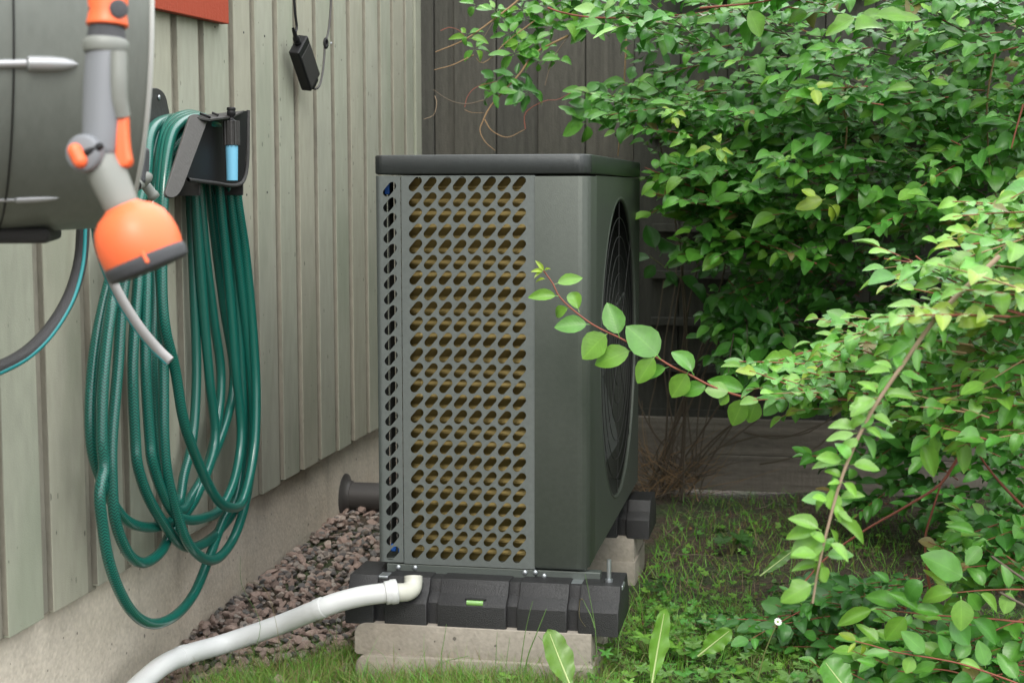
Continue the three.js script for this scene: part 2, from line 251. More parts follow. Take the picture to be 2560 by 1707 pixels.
/* ------------------------------------------------------------------ heat pump */
const W = .525, D = 1.15, TOP = 1.27, HC = 1.2205, YB = .266, S1 = .0655, S2 = .396;
{
  const hp = thing('heat_pump', 'dark grey outdoor heat pump cabinet with slotted end panel on black rubber feet', 'heat pump', V(W / 2, YB, -D / 2));
  // top cover
  const rr = (x0, z0, x1, z1, r) => { const s = new THREE.Shape(); s.moveTo(x0 + r, z0); s.lineTo(x1 - r * 1.6, z0); s.quadraticCurveTo(x1, z0, x1, z0 + r * 1.6); s.lineTo(x1, z1 - r); s.quadraticCurveTo(x1, z1, x1 - r, z1); s.lineTo(x0 + r, z1); s.quadraticCurveTo(x0, z1, x0, z1 - r); s.lineTo(x0, z0 + r); s.quadraticCurveTo(x0, z0, x0 + r, z0); return s; };
  { const b = .005, g = extrude(rr(b - .003, b - .003, W + .003 - b, D + .003 - b, .022), TOP - HC - .003 - 2 * b, b, 4, 12); g.rotateX(-Math.PI / 2); g.translate(0, HC + .003 + b, 0); obj('top_cover', g.index ? g : toCreasedNormals(g, .6), mat.cap, hp); }
  const slot = (cx, cy) => { const p = new THREE.Path(), dx = .0068, dy = .0079, r = .0099, a = Math.atan2(dy, dx); p.absarc(cx + dx, cy + dy, r, a - Math.PI / 2, a + Math.PI / 2, false); p.absarc(cx - dx, cy - dy, r, a + Math.PI / 2, a + Math.PI * 1.5, false); p.closePath(); return p; };
  const rowTop = atZ(1040, 460, 0).y, rowBot = atZ(1040, 1378.5, 0).y, dRow = (rowTop - rowBot) / 24;
  const cx0 = atZ(1039.5, 700, 0).x, cx7 = atZ(1298, 700, 0).x, dCol = (cx7 - cx0) / 7;
  { const s = poly([[S1 + .001, YB], [S2 - .001, YB], [S2 - .001, HC], [S1 + .001, HC]]); for (let r = 0; r < 25; r++) for (let c = 0; c < 8; c++) s.holes.push(slot(cx0 + c * dCol, rowTop - r * dRow)); const g = extrude(s, .0016, 0, 1, 7); g.translate(0, 0, -.0016); obj('perforated_panel', g, mat.perf, hp); }
  { const r = .014, s = poly([[r, YB + .002], [S1 - .001, YB + .002], [S1 - .001, HC], [r, HC]]), cx = atZ(975.5, 700, 0).x, y0 = atZ(974, 473, 0).y, y1 = atZ(981.5, 1383, 0).y; for (let k = 0; k < 25; k++) s.holes.push(slot(cx, y0 + (y1 - y0) * k / 24)); const g = extrude(s, .0016, 0, 1, 7); g.translate(0, 0, -.0016);
    const q = []; for (let k = 0; k <= 8; k++) { const a = Math.PI / 2 + k / 8 * Math.PI / 2; q.push([r + r * Math.cos(a), -r + r * Math.sin(a)]); } q.push([0, -.045]); q.push([.0016, -.045]); for (let k = 8; k >= 0; k--) { const a = Math.PI / 2 + k / 8 * Math.PI / 2; q.push([r + (r - .0016) * Math.cos(a), -r + (r - .0016) * Math.sin(a)]); }
    const e = extrude(poly(q.map(p => [p[0], -p[1]])), HC - YB - .002, 0); e.rotateX(-Math.PI / 2); e.translate(0, YB + .002, 0); obj('corner_panel', [g, toCreasedNormals(e.index ? e.toNonIndexed() : e, .5)], mat.perf, hp); }
  { // plain panel folded round the right corner
    const r = .027, t = .002, q = [[S2 + .001, 0]]; for (let k = 0; k <= 14; k++) { const a = Math.PI / 2 - k / 14 * Math.PI / 2; q.push([W - r + r * Math.cos(a), -r + r * Math.sin(a)]); } q.push([W, -.12]); q.push([W - t, -.12]); for (let k = 14; k >= 0; k--) { const a = Math.PI / 2 - k / 14 * Math.PI / 2; q.push([W - r + (r - t) * Math.cos(a), -r + (r - t) * Math.sin(a)]); } q.push([S2 + .001, -t]);
    const e = extrude(poly(q.map(p => [p[0], -p[1]])), HC - YB - .012, .002, 2); e.rotateX(-Math.PI / 2); e.translate(0, YB + .008, .001); obj('plain_panel', toCreasedNormals(e, .5), mat.casing, hp); }
  { // fan side
    const s = poly([[.121, YB + .006], [D, YB + .006], [D, HC], [.121, HC]]), fc = [.64, .745], fr = .415; const c = new THREE.Path(); c.absarc(fc[0], fc[1], fr, 0, Math.PI * 2, false); s.holes.push(c);
    const g = extrude(s, .002, 0, 1, 40); g.rotateY(Math.PI / 2); g.translate(W - .002, 0, 0); obj('fan_panel', g, mat.casing, hp);
    const put = (q) => { q.rotateY(Math.PI / 2); q.translate(W - .004, fc[1], -fc[0]); return q; };
    obj('fan_ring', put(new THREE.TorusGeometry(fr + .002, .006, 8, 72)), mat.casing, hp);
    const wires = []; for (let k = 1; k < 8; k++) wires.push(put(new THREE.TorusGeometry(fr * k / 8, .0011, 5, 56))); for (let k = 0; k < 8; k++) { const q = new THREE.CylinderGeometry(.0012, .0012, fr, 5); q.translate(0, fr / 2, 0); q.rotateZ(k * Math.PI / 4); wires.push(put(q)); }
    obj('fan_grille', wires, mat.grille, hp);
    const bl = []; for (let k = 0; k < 5; k++) { const sh = new THREE.Shape(); sh.moveTo(.07, -.03); sh.quadraticCurveTo(.22, -.12, .39, -.06); sh.quadraticCurveTo(.40, .06, .36, .14); sh.quadraticCurveTo(.2, .09, .07, .04); const q = extrude(sh, .004, 0); q.rotateX(.35); q.rotateZ(k * Math.PI * .4); q.rotateY(Math.PI / 2); q.translate(W - .08, fc[1], -fc[0]); bl.push(q); } const hub = new THREE.CylinderGeometry(.08, .08, .06, 24); hub.rotateZ(Math.PI / 2); hub.translate(W - .075, fc[1], -fc[0]); bl.push(hub);
    obj('fan', bl, mat.inside, hp);
  }
  obj('rear_panel', box(W, HC - YB, .002, W / 2, (HC + YB) / 2, -D + .001, 0), mat.casing, hp);
  obj('light_block_divider', [box(.002, HC - YB - .01, D - .2, W - .16, (HC + YB) / 2, -D / 2, 0), box(.3, HC - YB - .01, .002, .24, (HC + YB) / 2, -.16, 0)], mat.inside, hp);  // added divider that blocks light inside the cabinet
  obj('base_tray', box(W - .01, .01, D - .02, W / 2, YB + .004, -D / 2 - .002, .002), mat.steelDark, hp);
  for (let k = 0; k < 17; k++) obj('guard_bar', box(.004, HC - YB, .044, .002, (HC + YB) / 2, -.075 - k * .064, .001), mat.inside, hp);
  { // evaporator coil: rippled fins round the end and the back
    const path = []; for (let x = .43; x > .084; x -= .0035) path.push([x, -.026, 0, 1]); for (let k = 0; k <= 12; k++) { const a = Math.PI / 2 + k / 12 * Math.PI / 2; path.push([.084 + .035 * Math.cos(a), -.061 + .035 * Math.sin(a), Math.cos(a), Math.sin(a)]); } for (let z = -.09; z > -1.1; z -= .05) path.push([.049, z, -1, 0]);
    const ph = .0297, per = 10, ny = Math.floor((HC - YB - .012) / ph * per), pos = [], idx = []; const prof = [0, .14, .28, .42, .56, .7, .85, 1, .66, .32];
    for (let j = 0; j <= ny; j++) for (let i = 0; i < path.length; i++) { const [x, z, nx, nz] = path[i], k = j % per; const d = -prof[k] * .0052 + ((i % 2) && i < 92 ? -.0022 : 0); pos.push(x + nx * d, HC - .006 - j * ph / per, z + nz * d); }
    const n = path.length; for (let j = 0; j < ny; j++) for (let i = 0; i + 1 < n; i++) { const a = j * n + i; idx.push(a, a + 1, a + n, a + 1, a + n + 1, a + n); }
    const g = new THREE.BufferGeometry(); g.setAttribute('position', new THREE.Float32BufferAttribute(pos, 3)); g.setIndex(idx); g.computeVertexNormals(); const m = mat.coil; m.side = THREE.DoubleSide; obj('coil', g, m, hp);
  }
  { const a = atZ(935 + 16, 472, -.03); obj('blue_clip', [box(.012, .035, .01, .022, a.y + .004, -.035, .003)], mat.blueDark, hp); obj('blue_clip', [box(.014, .02, .01, .031, atZ(975, 1362, -.03).y - .006, -.03, .004), box(.014, .02, .01, .05, atZ(985, 1376, -.03).y + .004, -.03, .004)], mat.blueDark, hp); }
  // base rail with screws
  const yr = YB - .021; obj('base_rail', [box(.375, .038, .03, .02 + .1875, yr, -.017, .003), box(.385, .008, .012, .2, yr - .018, 0.002, .002)], mat.steelDark, hp);
  obj('base_rail', [box(.16, .034, .03, .475, yr + .001, -.022, .003)], mat.steelDark, hp);
  for (const [x, y] of [[995, 1418], [1037, 1419], [1312, 1431], [1338, 1431], [1360, 1440]]) { const p = atZ(x, y, -.001), g = lathe([[0, .004], [.004, .0035], [.006, .0015], [.0068, 0], [.0068, -.004]], 14); place(g, p, V(0, 0, 1)); obj('screw', g, mat.zinc, hp); }
  { const p = V(.573, .243, .02); obj('mounting_rail', [box(.13, .012, .045, .55, .238, .01, .003), box(.085, .008, .04, -.005, .241, .03, .003)], mat.zinc, hp); const b = [new THREE.CylinderGeometry(.0055, .0055, .055, 10), new THREE.CylinderGeometry(.0105, .0105, .008, 6)]; b[0].translate(p.x + .005, p.y + .03, p.z - .01); b[1].translate(p.x + .005, p.y + .006, p.z - .01); obj('bolt', b, mat.zinc, hp); }
}

/* ------------------------------------------------------------------ rubber feet, pavers */
function foot(z0, label, vial) {
  const f = thing('rubber_foot', label, 'rubber foot', V(.28, .14, z0 - .02));
  const x0 = -.058, x1 = vial ? .612 : .585, cut = vial ? [.028, .16, .355, .502] : [.028, .16, .355, .502], wn = .026;
  const prof = (e) => [[.1 - e, .141], [.1 - e, .192], [.094 - e, .2], [.072 - e * .9, .213], [.052 - e * .3, .243], [-.08, .243], [-.1, .213], [-.12, .2], [-.12, .141]];
  const parts = []; let x = x0; const seg = (a, b, e, bev) => { const g = extrude(poly(prof(e)), b - a - 2 * bev, bev, 2); g.rotateY(Math.PI / 2); g.scale(1, 1, -1); const p = g.attributes.position; for (let i = 0; i < p.count; i++) { const X = p.getX(i), Y = p.getY(i), Z = p.getZ(i); p.setXYZ(i, X + a + bev, Y, z0 + Z); } const ix = g.index; if (!ix) { const q = g.attributes.position.array; for (let i = 0; i < q.length; i += 9) for (let k = 0; k < 3; k++) { const t = q[i + 3 + k]; q[i + 3 + k] = q[i + 6 + k]; q[i + 6 + k] = t; } } g.computeVertexNormals(); return boxUV(toCreasedNormals(g, .6)); };
  cut.forEach((c, i) => { parts.push(seg(x, c - wn / 2, .004, .004)); parts.push(seg(c - wn / 2 - .002, c + wn / 2 + .002, .02, .0005)); x = c + wn / 2; }); parts.push(seg(x, x1, .004, .004));
  obj('body', parts, mat.rubber, f);
  if (vial) { const p = atZ(1189, 1506, z0 + .088); const g = new THREE.CylinderGeometry(.0065, .0065, .04, 14); g.rotateZ(Math.PI / 2); g.translate(p.x, p.y, p.z + .006); obj('level_vial', g, mat.vial, f); obj('vial_socket', box(.052, .02, .006, p.x, p.y, p.z - .001, .002), mat.black, f); }
  return f;
}
foot(0, 'black rubber foot with small green spirit level under the front of the cabinet', true);
foot(-1.02, 'black rubber foot in deep shade under the rear of the cabinet', false);
function paver(label, x0, x1, y0, y1, z0, z1, group) {
  const s = new THREE.Shape(), r = .03; s.moveTo(x0 + r, y1); s.lineTo(x1, y1); s.lineTo(x1, y0); s.lineTo(x0 + .004, y0); s.lineTo(x0, y0 + .004); s.lineTo(x0, y1 - r); s.quadraticCurveTo(x0, y1, x0 + r, y1);
  const g = extrude(s, z1 - z0 - .008, .004, 3, 8); g.translate(0, 0, z0 + .004); const p = g.attributes.position; for (let i = 0; i < p.count; i++) { const q = Math.sin(p.getX(i) * 60) * .0007; p.setY(i, p.getY(i) + q); }
  const o = obj('paver', boxUV(toCreasedNormals(g, .5)), mat.paver); return tag(o, label, 'paver', group);
}
paver('upper beige concrete paver with rounded left end beneath the front rubber foot', -.03, .545, .066, .137, -.16, .104);
paver('lower beige concrete paver half sunk in the grass below the other front paver', -.024, .55, -.05, .0615, -.17, .118);
paver('upper concrete paver in shade beneath the rear rubber foot', -.03, .535, .066, .137, -1.19, -.92);
paver('lower concrete paver in shade on the soil below the rear foot', -.03, .54, -.05, .0615, -1.2, -.91);

/* ------------------------------------------------------------------ drain pipe, grey pipe */
{
  const t = thing('drain_pipe', 'white plastic drain pipe running from the cabinet down to the gravel', 'pipe', V(-.1, 0, .2));
  const e0 = atZ(1031, 1432, .03), e1 = atZ(1033, 1470, .06), c0 = atZ(1000, 1474, .13), r = .0235;
  const el = [atZ(1033, 1440, .085), atZ(1033, 1455, .09), atZ(1030, 1470, .1), atZ(1018, 1479, .115), atZ(1000, 1481, .13), atZ(975, 1480, .142)];
  obj('elbow', tube(el, .0222, 30, 20), mat.pvc2, t); obj('outlet', box(.044, .02, .05, el[0].x - .004, YB - .034, .06, .004), mat.steelDark, t);
  const c1 = atZ(958, 1483, .155), c2 = atZ(990, 1478, .143), dir = c1.clone().sub(c2).normalize();
  const g = lathe([[.0225, 0], [.029, .0015], [.0298, .006], [.0298, .016], [.028, .018], [.028, .03], [.0245, .031]], 28); place(g, c2.clone().addScaledVector(dir, -.004), dir); obj('collar', g, mat.pvc, t);
  const pts = [c2.clone().addScaledVector(dir, .015), atZ(905, 1490, .165), atZ(845, 1505, .178), atZ(800, 1521, .186), atX(700, 1561, -.205), atX(560, 1609, -.345), atX(455, 1640, -.4), atX(405, 1664, -.42), atX(360, 1700, -.44), atX(300, 1760, -.45)];
  obj('pipe', tube(pts, r + .0005, 90, 22), mat.pvc, t);
  for (const [i, d] of [[3, 0], [6, 0]]) { const p = pts[i], n = pts[i + 1].clone().sub(pts[i - 1]).normalize(); const q = lathe([[r, -.012], [r + .0022, -.01], [r + .0022, .01], [r, .012]], 24); place(q, p, n); obj('joint', q, mat.pvc, t); }
}
{
  const p = atX(860, 1240, -.53), t = thing('wall_pipe', 'dark grey pipe with flange coming out of the concrete base behind the cabinet', 'pipe', V(-.53, p.y, p.z));
  const a = new THREE.CylinderGeometry(.05, .05, .75, 28); a.rotateZ(Math.PI / 2); a.translate(-.17, p.y, p.z); obj('pipe', a, mat.greyPipe, t);
  const f = lathe([[.05, .03], [.055, .028], [.057, .012], [.078, .008], [.08, 0]], 32); place(f, V(-.53, p.y, p.z), V(1, 0, 0)); obj('flange', f, mat.greyPipe, t);
}

/* ------------------------------------------------------------------ gravel */
{
  const g = new THREE.PlaneGeometry(.52, 3.2, 12, 60); g.rotateX(-Math.PI / 2); g.translate(-.28, 0, -.85); const p = g.attributes.position; const gh = (x, z) => .012 + .04 * smooth(-.05, -.5, x) * smooth(.35, -.4, z) + .035 * smooth(-.3, -1.6, z);
  for (let i = 0; i < p.count; i++) p.setY(i, gh(p.getX(i), p.getZ(i)) - .012 - .05 * smooth(-.06, -.01, p.getX(i)));
  const bed = struct(obj('gravel_bed', boxUV(g), mat.soil)); bed.userData.label = 'strip of crushed pink and grey stone along the house wall';
  const shapes = []; for (let k = 0; k < 6; k++) { const q = new THREE.IcosahedronGeometry(1, 1), a = q.attributes.position, rr = mulberry(300 + k), pl = []; for (let m = 0; m < 12; m++) pl.push([V(rr() - .5, rr() - .5, rr() - .5).normalize(), .3 + .4 * rr()]); for (let i = 0; i < a.count; i++) { const v = V(a.getX(i), a.getY(i), a.getZ(i)); for (const [n, d] of pl) { const e = v.dot(n) - d; if (e > 0) v.addScaledVector(n, -e); } a.setXYZ(i, v.x * 1.45, v.y * .95, v.z * 1.1); } q.computeVertexNormals(); shapes.push(toCreasedNormals(q, .12)); }
  const cols = [[.42, .31, .26], [.32, .28, .25], [.26, .25, .235], [.52, .43, .37], [.16, .15, .145], [.45, .39, .34], [.3, .225, .19]].map(c => M({ color: C(...c), roughness: .92, bumpMap: pitBump, bumpScale: .004 }));
  const st = []; rnd = mulberry(41);
  for (let k = 0; k < 4200; k++) { const z = R(-2.35, .33), x = R(-.52, -.015 - .12 * smooth(0, .5, z)); if (z > -.1 && x > -.40 + .3 * smooth(.3, -.1, z) && rnd() < .93) continue; const s = R(.0045, .0145) * (rnd() < .14 ? 1.6 : 1), lift = rnd() < .5 ? .012 : 0, y = gh(x, z) + lift * rnd() - .004; const q = pix(V(x, y, z)); st.push({ x, y, z, s, px: s / q[2], hid: (q[0] > 940 || q[0] < 330 || q[1] > 1720), k }); }
  if(0)0;st.sort((a, b) => (a.hid - b.hid) || (b.px - a.px));
  const mx = new THREE.Matrix4(), rest = st.slice(300), im = shade(new THREE.InstancedMesh(shapes[0], M({ color: 0xffffff, roughness: .92, bumpMap: pitBump, bumpScale: .004 }), rest.length));
  const tr = (s) => { const e = new THREE.Euler(R(-.5, .5), R(0, 6.3), R(-.5, .5)); return mx.compose(V(s.x, s.y, s.z), new THREE.Quaternion().setFromEuler(e), V(s.s, s.s * R(.7, 1), s.s * R(.8, 1.1))); };
  st.slice(0, 300).forEach((s, i) => { const m = shade(new THREE.Mesh(shapes[s.k % 6], cols[(s.k * 7) % 7])); m.name = 'stone'; m.applyMatrix4(tr(s)); bed.add(m); });
  rest.forEach((s, i) => { im.setMatrixAt(i, tr(s)); const c = cols[(s.k * 5) % 7].color; im.setColorAt(i, c.clone().multiplyScalar(R(.8, 1.1))); });
  im.name = 'small_gravel'; im.userData.kind = 'stuff'; bed.add(im);
}

/* ------------------------------------------------------------------ hose hanger with hose and nozzle */
{
  const XO = -.37;
  const t = thing('hose_hanger', 'black plastic hose hanger screwed to the pale boards with a tray lip', 'hose hanger', atX(500, 330, -.5));
  const quad = (a, b, c, d, th, n) => { const f = [a, b, c, d], o = n.clone().multiplyScalar(th), all = [...f, ...f.map(p => p.clone().add(o))]; const ix = [0, 1, 2, 0, 2, 3, 4, 6, 5, 4, 7, 6, 0, 4, 5, 0, 5, 1, 1, 5, 6, 1, 6, 2, 2, 6, 7, 2, 7, 3, 3, 7, 4, 3, 4, 0]; const g = new THREE.BufferGeometry(); g.setAttribute('position', new THREE.Float32BufferAttribute(ix.flatMap(i => [all[i].x, all[i].y, all[i].z]), 3)); g.setAttribute('uv', new THREE.Float32BufferAttribute(ix.flatMap(i => [all[i].z, all[i].y]), 2)); g.computeVertexNormals(); return g; };
  // front plate: a rounded sheet standing away from the wall
  const P = (x, y) => { const p = atX(x, y, XO); return [-p.z, p.y]; };
  const sh = new THREE.Shape(); const a = P(515, 292), b = P(618, 277), c = P(612, 420), c2 = P(588, 462), d = P(462, 448); sh.moveTo(...a); sh.lineTo(...b); sh.lineTo(...c); sh.quadraticCurveTo(...P(608, 462), ...c2); sh.lineTo(...d); sh.closePath();
  const pg = extrude(sh, .003, .0008); pg.rotateY(Math.PI / 2); pg.translate(XO - .003, 0, 0); obj('front_plate', pg, mat.black, t);
  { const A = atX(620, 276, XO), B = atX(600, 461, XO); obj('plate_lip', tube([A, atX(613, 420, XO).add(V(.004, 0, 0)), atX(604, 452, XO).add(V(.004, 0, 0)), atX(586, 463, XO).add(V(.004, 0, 0)), atX(520, 456, XO).add(V(.004, 0, 0)), atX(465, 449, XO).add(V(.004, 0, 0))], .005, 30, 8), mat.blackWorn, t); }
  // flared cheek on the near side
  { const A = atX(476, 288, XO + .01), B = atX(522, 298, XO + .015), Cc = atX(462, 440, XO + .055), Dd = atX(412, 478, XO + .075); const cs = new THREE.Shape();
    const o = A.clone(), ex = B.clone().sub(A), ey = Dd.clone().sub(A), n = ex.clone().cross(ey).normalize(), eyn = n.clone().cross(ex).normalize(), exn = ex.clone().normalize(); const L = (x, y) => { const dd = rayDir(x, y), k = o.clone().sub(CP).dot(n) / dd.dot(n), p = CP.clone().addScaledVector(dd, k).sub(o); return [p.dot(exn), p.dot(eyn)]; };
    cs.moveTo(...L(474, 292)); cs.quadraticCurveTo(...L(478, 285), ...L(492, 287)); cs.lineTo(...L(524, 297)); cs.quadraticCurveTo(...L(515, 302), ...L(510, 320)); cs.lineTo(...L(462, 448)); cs.quadraticCurveTo(...L(448, 492), ...L(428, 493)); cs.quadraticCurveTo(...L(410, 492), ...L(414, 478)); cs.closePath();
    const g = extrude(cs, .004, .001); g.applyMatrix4(new THREE.Matrix4().makeBasis(exn, eyn, n)); g.translate(o.x, o.y, o.z); obj('side_cheek', g, mat.cheek, t); }
  obj('top_ledge', quad(atX(478, 290, XO + .006), atX(610, 276, XO - .004), atX(582, 290, XO + .035), atX(522, 298, XO + .03), .004, V(0, -1, 0)), mat.blackWorn, t);
  for (const [x0, y0, x1, y1] of [[500, 287, 525, 296], [530, 285, 545, 291]]) { const p = atX(x0, y0, XO + .013), q = atX(x1, y1, XO + .028); obj('ledge_rib', tube([p.add(V(0, .003, 0)), q.add(V(0, .003, 0))], .003, 2, 6), mat.black, t); }
  // saddle and back plate
  { const z0 = atX(560, 400, -.43).z, z1 = atX(400, 400, -.43).z, r = .145, yc = 1.225, zc = .04, s = new THREE.Shape(); s.absarc(0, 0, r, -.15, Math.PI + .15, false); s.absarc(0, 0, r - .006, Math.PI + .15, -.15, true); const g = extrude(s, .115, 0, 1, 20); g.rotateY(Math.PI / 2); g.translate(-.49, yc - .03, zc); obj('saddle', g, mat.blackWorn, t); }
  { const Q = (x, y) => { const p = atX(x, y, -.492); return [-p.z, p.y]; }; const s = new THREE.Shape(); s.moveTo(...Q(330, 225)); s.lineTo(...Q(385, 222)); s.quadraticCurveTo(...Q(405, 228), ...Q(410, 255)); s.lineTo(...Q(425, 330)); s.lineTo(...Q(430, 420)); s.lineTo(...Q(330, 420)); s.closePath(); const g = extrude(s, .01, .002); g.rotateY(Math.PI / 2); g.translate(-.497, 0, 0); obj('back_plate', g, mat.blackWorn, t); const q = new THREE.SphereGeometry(.006, 10, 8); q.scale(.5, 1, 1); const p = atX(397, 243, -.483); q.translate(p.x, p.y, p.z); obj('screw', q, mat.zinc, t); }
}
{
  const t = thing('hose_nozzle', 'black ribbed hose nozzle with light blue tube hung on the hose hanger', 'nozzle', atX(577, 330, -.35));
  const p0 = atX(577, 268, -.335), p1 = atX(580, 462, -.335), ax = p1.clone().sub(p0).normalize(), L = p0.distanceTo(p1), k = (y) => L * (y - 268) / 194;
  let g = lathe([[0, k(268)], [.0095, k(268)], [.0108, k(270)], [.0108, k(275)], [.0095, k(276)], [.0095, k(278)], [.0108, k(279)], [.0105, k(287)], [.006, k(291)], [.006, k(298)], [.011, k(301)], [.0185, k(303)]], 20); place(g, p0, ax); obj('spray_tip', g, mat.black, t);
  const s = new THREE.Shape(); for (let i = 0; i <= 72; i++) { const a = i / 72 * Math.PI * 2, r = .0178 + .0016 * (Math.sin(a * 12) > 0 ? 1 : -1); const x = Math.cos(a) * r, y = Math.sin(a) * r; i ? s.lineTo(x, y) : s.moveTo(x, y); } g = extrude(s, k(362) - k(303), .0008); g.rotateX(-Math.PI / 2); place(g, p0.clone().addScaledVector(ax, k(303)), ax); obj('ribbed_sleeve', g, mat.blackWorn, t);
  g = lathe([[.0135, k(360)], [.0152, k(364)], [.0142, k(400)], [.0135, k(450)], [.0128, k(452)], [0, k(452)]], 24); place(g, p0, ax); obj('tube', g, mat.blue, t);
}
{ // green hose in loops over the hanger; every loop runs down on the near side, round, and up behind the tray
  const loops = [ // layer, near side downwards, bottom, far side upwards
    [-.455, [350, 440, 300, 620, 268, 720, 231, 914, 227, 1106, 250, 1193, 304, 1291, 356, 1317, 420, 1306, 480, 1240, 528, 1130, 552, 951, 534, 800, 514, 640, 500, 475]],
    [-.42, [365, 440, 318, 620, 287, 720, 260, 914, 254, 1106, 259, 1168, 248, 1229, 255, 1312, 274, 1415, 320, 1518, 371, 1558, 428, 1545, 485, 1482, 522, 1394, 557, 1301, 590, 1240, 606, 1106, 602, 914, 588, 720, 562, 475]],
    [-.44, [372, 440, 330, 620, 308, 720, 294, 914, 279, 1106, 279, 1188, 287, 1301, 320, 1384, 356, 1407, 397, 1384, 425, 1336, 490, 1240, 536, 1106, 523, 951, 507, 760, 487, 475]],
    [-.43, [384, 440, 352, 620, 343, 720, 331, 914, 338, 1106, 342, 1157, 366, 1235, 418, 1322, 454, 1363, 490, 1366, 551, 1322, 596, 1250, 622, 1106, 616, 914, 606, 760, 583, 475]],
    [-.415, [392, 440, 370, 620, 366, 720, 363, 914, 374, 1106, 378, 1147, 407, 1235, 440, 1288, 470, 1300, 510, 1294, 551, 1270, 585, 1200, 602, 1090, 588, 914, 572, 720, 548, 475]],
    [-.40, [402, 440, 396, 620, 402, 720, 408, 914, 410, 1106, 418, 1188, 438, 1271, 464, 1348, 505, 1394, 541, 1397, 587, 1337, 614, 1250, 632, 1106, 628, 951, 606, 740, 575, 475]],
    [-.385, [412, 440, 404, 620, 406, 760, 414, 830, 436, 920, 459, 1054, 500, 1168, 541, 1246, 572, 1268, 606, 1252, 634, 1130, 640, 990, 634, 860, 614, 640, 591, 475]],
    [-.45, [388, 440, 378, 620, 383, 720, 378, 914, 390, 1106, 402, 1180, 428, 1262, 452, 1276, 478, 1240, 520, 1168, 570, 1034, 584, 940, 558, 760, 524, 475]],
    [-.465, [395, 440, 390, 620, 386, 760, 388, 914, 398, 1100, 415, 1200, 434, 1256, 446, 1255, 459, 1188, 479, 1106, 490, 951, 484, 720, 474, 475]],
  ];
  const geos = []; rnd = mulberry(77);
  loops.forEach(([x, q], n) => {
    const pts = []; const m = q.length / 2; for (let i = 0; i < m; i++) { const u = i / (m - 1); pts.push(atX(q[2 * i], q[2 * i + 1], x + .022 * Math.sin(Math.PI * u) + (u > .6 ? -.012 : 0))); }
    const a = pts[0], b = pts[m - 1], xc = -.475 + .0115 * n; // over the saddle
    const top = 1.366 - Math.abs(n - 4) * .003 - (n > 6 ? .014 : 0);
    const head = [V(xc, 1.25, b.z + .005), V(xc, top - .035, b.z + .055), V(xc, top - .006, .03), V(xc, top, .12), V(xc * .5 + x * .5, top - .04, a.z - .075)];
    const tg = tube([...head, ...pts, V(pts[m - 1].x, 1.27, b.z + .002)], .0122, 200, 12), tu = tg.attributes.uv, step = tu.getX(tu.count - 1) / 200;
    for (let i = 0; i <= 200; i++) for (let j = 0; j <= 12; j++) tu.setX(i * 13 + j, Math.abs((i % 30) - 15) * step);
    geos.push(tg);
  });
  const hose = obj('garden_hose', geos, mat.hose); tag(hose, 'coiled green braided garden hose hanging in long loops on the pale board wall', 'garden hose');
}

